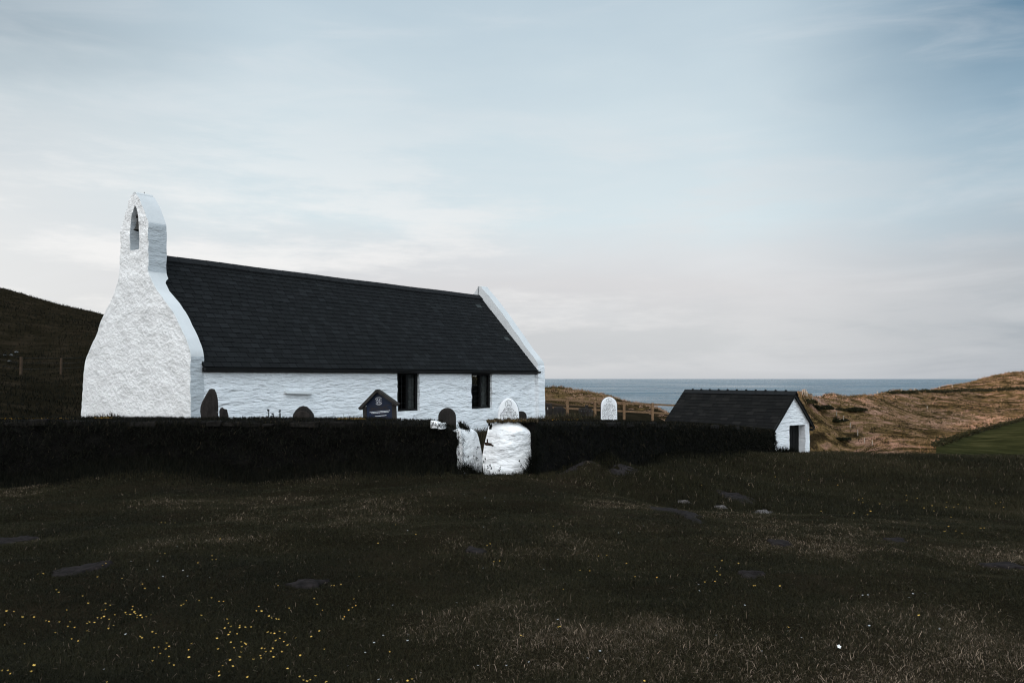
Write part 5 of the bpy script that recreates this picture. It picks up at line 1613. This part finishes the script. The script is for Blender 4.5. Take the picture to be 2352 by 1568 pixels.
TUFT = (tp_, rng.uniform(0.10, 0.26, n) * np.repeat(np.clip(yc / 170, .4, 1.8), rep), np.clip(np.repeat(ct, rep) + rng.normal(0, 0.10, n), 0, 1))
# fringe on the skyline of the left hill and rough herbage over its dark slope
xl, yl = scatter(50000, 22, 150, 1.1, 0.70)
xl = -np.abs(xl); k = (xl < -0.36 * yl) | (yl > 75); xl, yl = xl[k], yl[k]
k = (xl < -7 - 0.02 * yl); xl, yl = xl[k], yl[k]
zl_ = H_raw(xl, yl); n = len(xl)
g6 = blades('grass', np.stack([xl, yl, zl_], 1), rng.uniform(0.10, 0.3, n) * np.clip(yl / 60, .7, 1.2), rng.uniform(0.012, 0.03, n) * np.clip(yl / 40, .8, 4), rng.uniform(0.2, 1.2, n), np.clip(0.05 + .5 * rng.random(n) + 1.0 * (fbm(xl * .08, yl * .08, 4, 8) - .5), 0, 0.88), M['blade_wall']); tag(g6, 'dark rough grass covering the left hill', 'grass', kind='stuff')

# ------------------------------------------------------------------ mown green field across the valley and the hedge above it
fvs, ffs = [], []
fpx0 = [(2150, 1031), (2200, 1012), (2260, 993), (2310, 979), (2360, 965), (2420, 948)]
fu, fw = 26, 18
for i in range(fu):
    t = i / (fu - 1) * (len(fpx0) - 1.0001); kk = int(t); ff_ = t - kk
    px = fpx0[kk][0] * (1 - ff_) + fpx0[kk + 1][0] * ff_; py = fpx0[kk][1] * (1 - ff_) + fpx0[kk + 1][1] * ff_
    q = hit_far(px, py) or gz_at(px, 150)
    for j in range(fw):
        dd = q.y - (q.y - 92) * j / (fw - 1); x_ = q.x * dd / q.y + 0.0
        fvs.append([x_, dd, 0])
fz = H_raw([v[0] for v in fvs], [v[1] for v in fvs])
for v, z_ in zip(fvs, fz): v[2] = z_ + 0.35
for i in range(fu - 1):
    for j in range(fw - 1):
        ffs.append((i * fw + j, i * fw + j + 1, (i + 1) * fw + j + 1, (i + 1) * fw + j))
fm_, fnt, fb = new_mat('mown_field')
fn = noise_tex(fnt, 0.35, 6, 0.65, (1.0, 0.25, 1))
fnt.links.new(ramp(fnt, fn, [(0.3, (0.012, 0.0135, 0.006)), (0.5, (0.023, 0.0245, 0.010)), (0.7, (0.046, 0.044, 0.019))]), fb.inputs['Base Color']); fb.inputs['Roughness'].default_value = 1; set_spec(fb, 0)
bump(fnt, fb, noise_tex(fnt, 3, 6, 0.6, (1, 0.3, 1)), 0.15)
M['field'] = fm_
fo = mesh_obj('field', fvs, ffs, M['field'], smooth=True); tag(fo, kind='structure')

def leaf_cloud(name, pts, size, tone, mat, parent=None, asp=0.5):
    n = len(pts); A_1 = rng.normal(0, 1, (n, 3)); A_1 /= np.linalg.norm(A_1, axis=1)[:, None]
    B_1 = rng.normal(0, 1, (n, 3)); B_1 -= (B_1 * A_1).sum(1)[:, None] * A_1; B_1 /= np.linalg.norm(B_1, axis=1)[:, None]
    s = size[:, None]
    V = np.stack([pts - A_1 * s, pts + B_1 * s * asp, pts + A_1 * s, pts - B_1 * s * asp], 1)
    me = bpy.data.meshes.new(name); me.vertices.add(n * 4); me.vertices.foreach_set('co', V.astype(np.float32).ravel())
    me.loops.add(n * 4); me.loops.foreach_set('vertex_index', np.arange(n * 4, dtype=np.int32)); me.polygons.add(n); me.polygons.foreach_set('loop_start', np.arange(0, n * 4, 4, dtype=np.int32))
    me.update(calc_edges=True)
    at_ = me.attributes.new('tone', 'FLOAT', 'POINT'); at_.data.foreach_set('value', np.repeat(tone, 4).astype(np.float32))
    me.materials.append(mat); o = bpy.data.objects.new(name, me); COL.objects.link(o)
    if parent: o.parent = parent
    return o
to_ = leaf_cloud('tussocks', *TUFT, M['blade_far'], asp=0.2); tag(to_, 'clumps of dead grass and heath scattered over the sunlit slope', 'tussocks', kind='stuff')
hp_ = []
for i in range(0, fu):
    v = fvs[i * fw]; v2 = fvs[min(i + 1, fu - 1) * fw]
    for k in range(170):
        t = rng.random(); c_ = [v[q] + (v2[q] - v[q]) * t for q in range(3)]
        hp_.append([c_[0] + rng.normal(0, .5), c_[1] + rng.normal(0.4, .5), c_[2] + abs(rng.normal(0, .40))])
hd = leaf_cloud('hedge', np.array(hp_), rng.uniform(0.12, 0.30, len(hp_)), rng.random(len(hp_)) * 0.7, M['leaf'])
tag(hd, 'dark hedge line along the top edge of the green field', 'hedge')
# low scrub that darkens the crest on the far right: one mass, no separate bushes to be told apart
sp_ = []
for t in np.linspace(0, 1, 150):
    cx_ = 930 + 1412 * t; cyc = 322 - 42 * t + 4 * math.sin(t * 19); th = 6 + 34 * t * (1 - .45 * t)
    for k in range(26):
        q = hit_far(*reg6(cx_ + rng.uniform(-6, 6), cyc + rng.uniform(-.5, .5) * th))
        if q is not None: sp_.append([q.x + rng.normal(0, .4), q.y + rng.normal(0, .6), q.z + abs(rng.normal(0, .45))])
so_ = leaf_cloud('scrub', np.array(sp_), rng.uniform(0.18, 0.5, len(sp_)), rng.random(len(sp_)) * 0.6, M['leaf']); tag(so_, 'low dark heath scrub along the crest at far right', 'scrub', kind='stuff')
# gorse and bramble clumps on the dry slope, each a bush of its own
BUSH = [((75, 425), 3.6, 1.8, 'dark bramble bush just behind the shed roof edge'), ((200, 490), 4.6, 2.1, 'broad dark gorse bush between the shed and the upper fence posts'), ((412, 620), 2.0, 1.2, 'small round dark bush left of the fence on the dry slope'), ((420, 812), 2.4, 1.0, 'low dark bush near the foot of the dry slope'),
        ((560, 505), 5.0, 1.2, 'long low dark scrub patch right of the upper fence posts')]
for (cx_, cy_), rad_, hgt, lb in BUSH:
    px, py = reg6(cx_, cy_); c_ = hit_far(px, py)
    if c_ is None: c_ = gz_at(px, 180)
    b_ = thing('bush', c_); tag(b_, lb, 'bush')
    n = 2600; lob = rng.normal(0, 1, (7, 3)) * np.array([rad_ * .36, rad_ * .25, hgt * .12]); li = rng.integers(0, 7, n)
    pt = rng.normal(0, 1, (n, 3)); pt /= np.linalg.norm(pt, axis=1)[:, None]; pt *= (rng.random(n) ** 0.4)[:, None] * np.array([rad_ * .30, rad_ * .26, hgt * .42]); pt += lob[li]
    pt[:, 2] = np.abs(pt[:, 2]) + 0.1
    leaf_cloud('foliage', pt, rng.uniform(0.10, 0.26, n) * c_.y / 170, np.clip(rng.random(n) * .7, 0, 1), M['leaf'], b_)
    mb = MB()
    for k in range(5):
        t = k * 1.256; mb.tube([(0, 0, -.3), (math.cos(t) * rad_ * .12, math.sin(t) * rad_ * .12, hgt * .3), (math.cos(t) * rad_ * .25, math.sin(t) * rad_ * .2, hgt * .55)], [.12, .08, .03], 5)
    mb.build('stem', M['wood_grey'], b_)

# ------------------------------------------------------------------ thistles on the wall top and seed heads by the gate
M['thistle'] = noisy_mat('thistle_leaf', [(0.3, (0.006, 0.0075, 0.006)), (0.7, (0.014, 0.016, 0.012))], 30, bdist=0)
for px, top, lb in [(616, 940, 'taller spiny dark thistle on the wall top with two heads'), (627, 949, 'short middle thistle on the wall top'), (643, 941, 'right-hand spiny dark thistle on the wall top below the ledge')]:
    d = 15.35; b_ = P(px, 962, d); hh = (962 - top) / F * d
    t_ = thing('thistle', b_); tag(t_, lb, 'thistle')
    mb = MB(); mb.tube([(0, 0, -0.05), (0.01, 0, hh * .5), (0, 0, hh * .9)], 0.006, 5); mb.build('stem', M['thistle'], t_)
    mb = MB(); rs_ = random.Random(px)
    for k in range(26):
        z = rs_.uniform(0.05, 0.85) * hh; a = rs_.uniform(0, 6.28); L = rs_.uniform(.03, .06)
        p = Vector((0, 0, z)); q = p + Vector((math.cos(a) * L, math.sin(a) * L, rs_.uniform(-.01, .03))); sd2 = Vector((-math.sin(a), math.cos(a), 0)) * .012
        mb.add([p, (p + q) / 2 + sd2, q, (p + q) / 2 - sd2], [(0, 1, 2, 3)])
    mb.build('leaves', M['thistle'], t_)
    mb = MB(); mb.tube([(0, 0, hh * .84), (0, 0, hh * .9), (0, 0, hh * .96), (0, 0, hh)], [.012, .024, .020, .008], 8)
    for k in range(30):
        a = rs_.uniform(0, 6.28); z = rs_.uniform(.86, 1.0) * hh; p = Vector((0, 0, z)); q = p + Vector((math.cos(a) * .035, math.sin(a) * .035, .012)); sd2 = Vector((-math.sin(a), math.cos(a), 0)) * .004
        mb.add([p + sd2, p - sd2, q], [(0, 1, 2)])
    mb.build('flower_head', M['thistle'], t_)
def seed_head(px, py, base, d, seed):
    b_ = P(base[0], base[1], d); tpt = P(px, py, d)
    mb = MB(); rs_ = random.Random(seed); m_ = (b_ + tpt) / 2 + Vector((rs_.uniform(-.02, .02), 0, .02))
    rel = lambda v: v - b_
    mb.tube([rel(b_) - Vector((0, 0, .1)), rel(m_), rel(tpt)], 0.0022, 4)
    for k in range(3):
        o_ = Vector((rs_.uniform(-.012, .012), rs_.uniform(-.01, .01), rs_.uniform(-.03, .012)))
        mb.tube([rel(tpt) + o_ - Vector((0.004, 0, .012)), rel(tpt) + o_, rel(tpt) + o_ + Vector((0.004, 0, .014))], [.002, .009, .002], 6)
    o = mb.build('seed_head', M['thistle']); o.location = b_
    tag(o, 'thin dark seed-headed stem standing against the white gate pillar', 'wild plant', 'seed-headed stems in front of the white gate pillar')
c4 = lambda a_, b_: ((1700 + a_ / 4.48) / 1.7415, (1600 + b_ / 4.48) / 1.7415)
for i, (a_, b_, ba, bb_) in enumerate([(1078, 1038, 1040, 1330), (1048, 1085, 1020, 1330), (1162, 1155, 1130, 1340), (1188, 1200, 1150, 1345), (1130, 1190, 1090, 1335), (1345, 1205, 1190, 1350), (1330, 1250, 1270, 1360), (1222, 1290, 1200, 1360), (930, 1035, 900, 1250), (885, 1000, 820, 1200), (775, 1000, 800, 1190), (950, 1140, 930, 1280), (1280, 1320, 1260, 1365), (1720, 1165, 1800, 1340), (1690, 1090, 1840, 1300), (940, 850, 860, 1100)]):
    seed_head(*c4(a_, b_), c4(ba, bb_ + 25), 14.35 if a_ > 1000 else 14.75, i)

# ------------------------------------------------------------------ flowers: every visible one placed where it stands
M['petal_y'] = noisy_mat('yellow_petal', [(0.3, (0.50, 0.32, 0.065)), (0.7, (0.68, 0.46, 0.12))], 40, rough=0.6, bdist=0)
M['petal_w'] = noisy_mat('white_petal', [(0.3, (0.28, 0.29, 0.30)), (0.7, (0.5, 0.51, 0.53))], 40, rough=0.8, bdist=0)
M['stem_g'] = noisy_mat('flower_stem', [(0.3, (0.008, 0.010, 0.004)), (0.7, (0.014, 0.017, 0.007))], 20, bdist=0)
def flower_mesh(name, R, n_p, hgt, mat, cup):
    v = []; f = []; mi = []
    def tube(p, q, r):
        b = len(v)
        for P_ in (p, q):
            for k in range(4):
                v.append((P_[0] + r * math.cos(k * 1.571), P_[1] + r * math.sin(k * 1.571), P_[2]))
        for k in range(4): f.append((b + k, b + (k + 1) % 4, b + 4 + (k + 1) % 4, b + 4 + k)); mi.append(1)
    tube((0, 0, -hgt), (0, 0, -hgt * .4), .0012); tube((0, 0, -hgt * .4), (0.0, 0, 0), .0011)
    for k in range(n_p):
        a = 2 * math.pi * k / n_p; w_ = math.pi / n_p * .95; b = len(v)
        pt = lambda r, an, z: (r * math.cos(an), r * math.sin(an), z)
        v.extend([(0, 0, 0), pt(R * .6, a - w_, R * cup * .45), pt(R * .98, a - w_ * .6, R * cup), pt(R * 1.05, a, R * cup * 1.05), pt(R * .98, a + w_ * .6, R * cup), pt(R * .6, a + w_, R * cup * .45)])
        f.append(tuple(b + i for i in range(6))); mi.append(0)
    b = len(v)
    for k in range(6): v.append((R * .25 * math.cos(k * 1.047), R * .25 * math.sin(k * 1.047), R * .22))
    v.append((0, 0, R * .35))
    for k in range(6): f.append((b + k, b + (k + 1) % 6, b + 6)); mi.append(0)
    me = bpy.data.meshes.new(name); me.from_pydata(v, [], f); me.materials.append(mat); me.materials.append(M['stem_g'])
    me.polygons.foreach_set('material_index', mi); me.update(); return me
ME_BUT = [flower_mesh('buttercup', 0.0070, 5, 0.11, M['petal_y'], c) for c in (0.5, 0.8, 1.1)]
ME_BUTF = flower_mesh('buttercup', 0.013, 5, 0.16, M['petal_y'], 0.7)
ME_DAI = [flower_mesh('daisy', 0.0075, 10, 0.05, M['petal_w'], c) for c in (0.2, 0.45)]
F1 = [(45,997),(93,1000),(30,1092),(150,1040),(230,1040),(310,1062),(330,1070),(400,1072),(455,1103),(470,1070),(503,1108),(585,1080),(600,1072),(635,1075),(585,1130),(600,1132),(655,1043),(682,1045),(700,1035),(735,1052),(770,1023),(843,1008),(850,1020),(875,1020),(890,988),(905,1003),(910,1015),(925,1025),(945,1025),(957,1042),(920,1042),(983,1035),(1015,1022),(895,968),(707,948),(740,957),(683,990),(710,987),(592,947),(555,897),(447,992),(395,870),(380,855),(290,745),(255,747),(655,770),(690,690),(710,678),(820,778),(1085,403),(1110,403),(1177,403),(1075,611),(1110,611),(1480,513),(1425,625),(1427,652),(1453,652),(1330,674),(955,818),(975,847),(1065,843),(1253,928),(1235,950),(1217,962),(1340,927),(1420,910),(1503,933),(1473,933),(1352,1028),(1722,995),(1758,997),(1740,967),(1525,1052),(1537,1078),(1555,1102),(1513,1112),(1547,1138),(1537,1155),(1612,1093),(1612,1106),(1648,1105),(1688,1107),(1595,1153),(1810,1033),(1825,1043),(1857,1050),(1873,1053),(1800,1140),(1822,1147),(1845,1147),(1878,1132),(1915,1142),(1880,1180),(1855,1198),(1908,1203),(1935,1228),(1988,1177),(2093,1168),(2148,1133),(2180,1253),(2018,1298),(1830,1250),(1822,1270),(1787,1272),(1780,1250),(1760,1250),(1893,1273),(1838,1307),(1748,1298),(1752,1315),(1703,1322),(1620,1205),(1645,1213),(1657,1223),(1627,1237),(1552,1208),(1572,1245),(1620,1272),(1610,1307),(1547,1327),(1562,1370),(1497,1363),(1475,1407),(1475,1430),(1665,1443),(1932,1383),(2015,1440),(2040,1463),(2063,1470),(2087,1460),(2195,1470),(2120,1432),(1467,1253),(1458,1182),(1288,1215),(1270,1258),(1270,1307),(1120,1213),(1137,1235),(1117,1253),(1065,1240),(1033,1245),(1078,1283),(1025,1333),(1135,1305),(1140,1347),(1168,1360),(1048,1147),(1023,1140),(953,1180),(940,1170),(763,1093),(730,1117),(480,1187),(527,1197),(165,1218),(228,1360),(210,1406),(55,1397),(73,1418),(720,1475),(15,1400),(373,1143),(2317,1037),(2302,1050),(2130,953),(2113,915),(2170,993),(1943,980),(2228,825),(2245,828),(2293,820),(1870,827)]
F2 = [(473,418),(1535,427),(610,483),(1110,547),(1090,558),(1135,665),(1175,662),(357,543),(230,765),(195,916),(205,962),(183,975),(160,993),(1315,1160),(1333,1165),(1568,1107),(1580,1100),(433,1273),(555,1467),(585,1455),(1603,853),(1715,722),(1780,727),(2027,678),(1838,627),(1893,623),(2085,765),(2232,773),(8,1473),(2145,1465)]
F3 = [(323,660),(275,700),(433,677),(288,730),(310,755),(207,803),(275,798),(533,828),(548,828),(712,828),(768,1105),(1645,1025)]
F3B = [(1243,250),(1267,240),(1270,268),(988,327),(1210,340),(1320,327),(1300,350),(1735,290),(1860,367),(1845,430),(2060,442),(2085,440),(1820,463),(1893,460),(1935,477),(1560,220),(1565,255),(1635,240),(1833,265),(1910,280),(1985,303),(1830,300),(1880,300),(1745,325),(1680,305),(2195,265),(2160,275),(2215,300),(1383,277),(1100,150),(1143,60),(905,118),(680,95),(185,153),(505,153)]
W2 = [(1075,235),(1205,260),(1065,432),(935,210),(2140,423),(1972,470),(555,455),(1063,707),(1490,643),(1470,715),(455,955),(885,940),(560,1155),(555,1193),(390,1160),(330,1207),(270,1275),(155,1362),(360,1455),(443,1453),(643,1407),(1370,1337),(1220,1362),(1027,1360),(1565,1053),(1197,1050),(1765,1310),(1848,1263)]
W3 = [(1605,880),(1580,905),(1688,878),(1818,953),(1303,888),(1267,890),(165,817),(170,860),(475,957),(408,960),(515,1118),(765,1128),(857,1175),(590,1265),(283,1158),(1785,1117),(1312,1093)]
W1 = [(1390,520),(1240,537),(1060,660),(990,718),(1230,722),(1262,760),(1410,770),(1095,762),(845,1152),(700,1387),(1190,562),(880,660)]
def fpx(off, q): return (off / 1.7415 + q[0] / 2.926, 1062.3 + q[1] / 2.926)
def flower(px, py, mesh, name, label, cat, group, lift):
    c_ = hit(px, py, lift)
    o = bpy.data.objects.new(name, mesh); COL.objects.link(o); o.location = c_
    o.rotation_euler = (random.uniform(-.35, .5), random.uniform(-.4, .4), random.uniform(0, 6.28))
    s = random.uniform(0.75, 1.2); o.scale = (s, s, 1)
    tag(o, label, cat, group)
for off, lst in ((0, F1), (1300, F2), (2696, F3)):
    for q in lst:
        flower(*fpx(off, q), random.choice(ME_BUT), 'buttercup', 'small yellow buttercup open in the foreground turf', 'flower', 'buttercups in the foreground turf', 0.060)
for q in F3B:
    flower(*fpx(2696, q), ME_BUTF, 'buttercup', 'dim yellow buttercup in the rough grass beyond the hollow at right', 'flower', 'buttercups beyond the hollow', 0.13)
for off, lst in ((0, W1), (1300, W2), (2696, W3)):
    for q in lst:
        flower(*fpx(off, q), random.choice(ME_DAI), 'daisy', 'tiny white daisy in the foreground turf', 'flower', 'daisies in the foreground turf', 0.045)
# the one large white bloom, lower right
c_ = hit(*fpx(2696, (1108, 1235)), 0.06)
wb = thing('flower', c_); tag(wb, 'single large white bloom low in the dry grass at lower right', 'flower')
lm = flower_mesh('petals', 0.012, 5, 0.07, noisy_mat('white_bloom', [(0.3, (0.75, 0.75, 0.72)), (0.7, (0.85, 0.85, 0.83))], 30, bdist=0), 0.35)
o = bpy.data.objects.new('petals', lm); COL.objects.link(o); o.parent = wb; o.rotation_euler = (0.7, 0, 0)
# little yellow stonecrop flowers on the wall tops (countless, part of the turf there)
def crop(path_px, n, d, parent, jit):
    i = rng.integers(0, len(path_px), n); q = np.array(path_px, float)[i] + rng.normal(0, 1, (n, 2)) * jit
    dd = d + rng.uniform(-0.1, 0.25, n)
    pts = np.stack([(q[:, 0] - CX) / F * dd, dd, EYE + (HY - q[:, 1]) / F * dd], 1)
    o = leaf_cloud('stonecrop', pts, rng.uniform(0.006, 0.013, n), rng.random(n), M['stonecrop'], parent); tag(o, kind='stuff')
M['stonecrop'] = attr_mat('stonecrop_flower', 'tone', [(0.0, (0.03, 0.018, 0.006)), (0.6, (0.12, 0.07, 0.012)), (1.0, (0.5, 0.28, 0.04))], 0.8, 0.1)
crop([(x, 960.5) for x in range(0, 170, 6)] + [(255 - i * 2, 959) for i in range(20)], 420, 15.1, lwall, (3, .8))
crop([(x, 961) for x in range(776, 838, 3)], 260, 15.0, lwall, (2, .7))
crop([(x, 966) for x in range(1120, 1215, 4)], 200, 14.75, rwall, (2, .8))
crop([(x, 963) for x in range(1225, 1330, 4)], 90, 15.6, rwall, (3, .8))
bpy.context.view_layer.update()
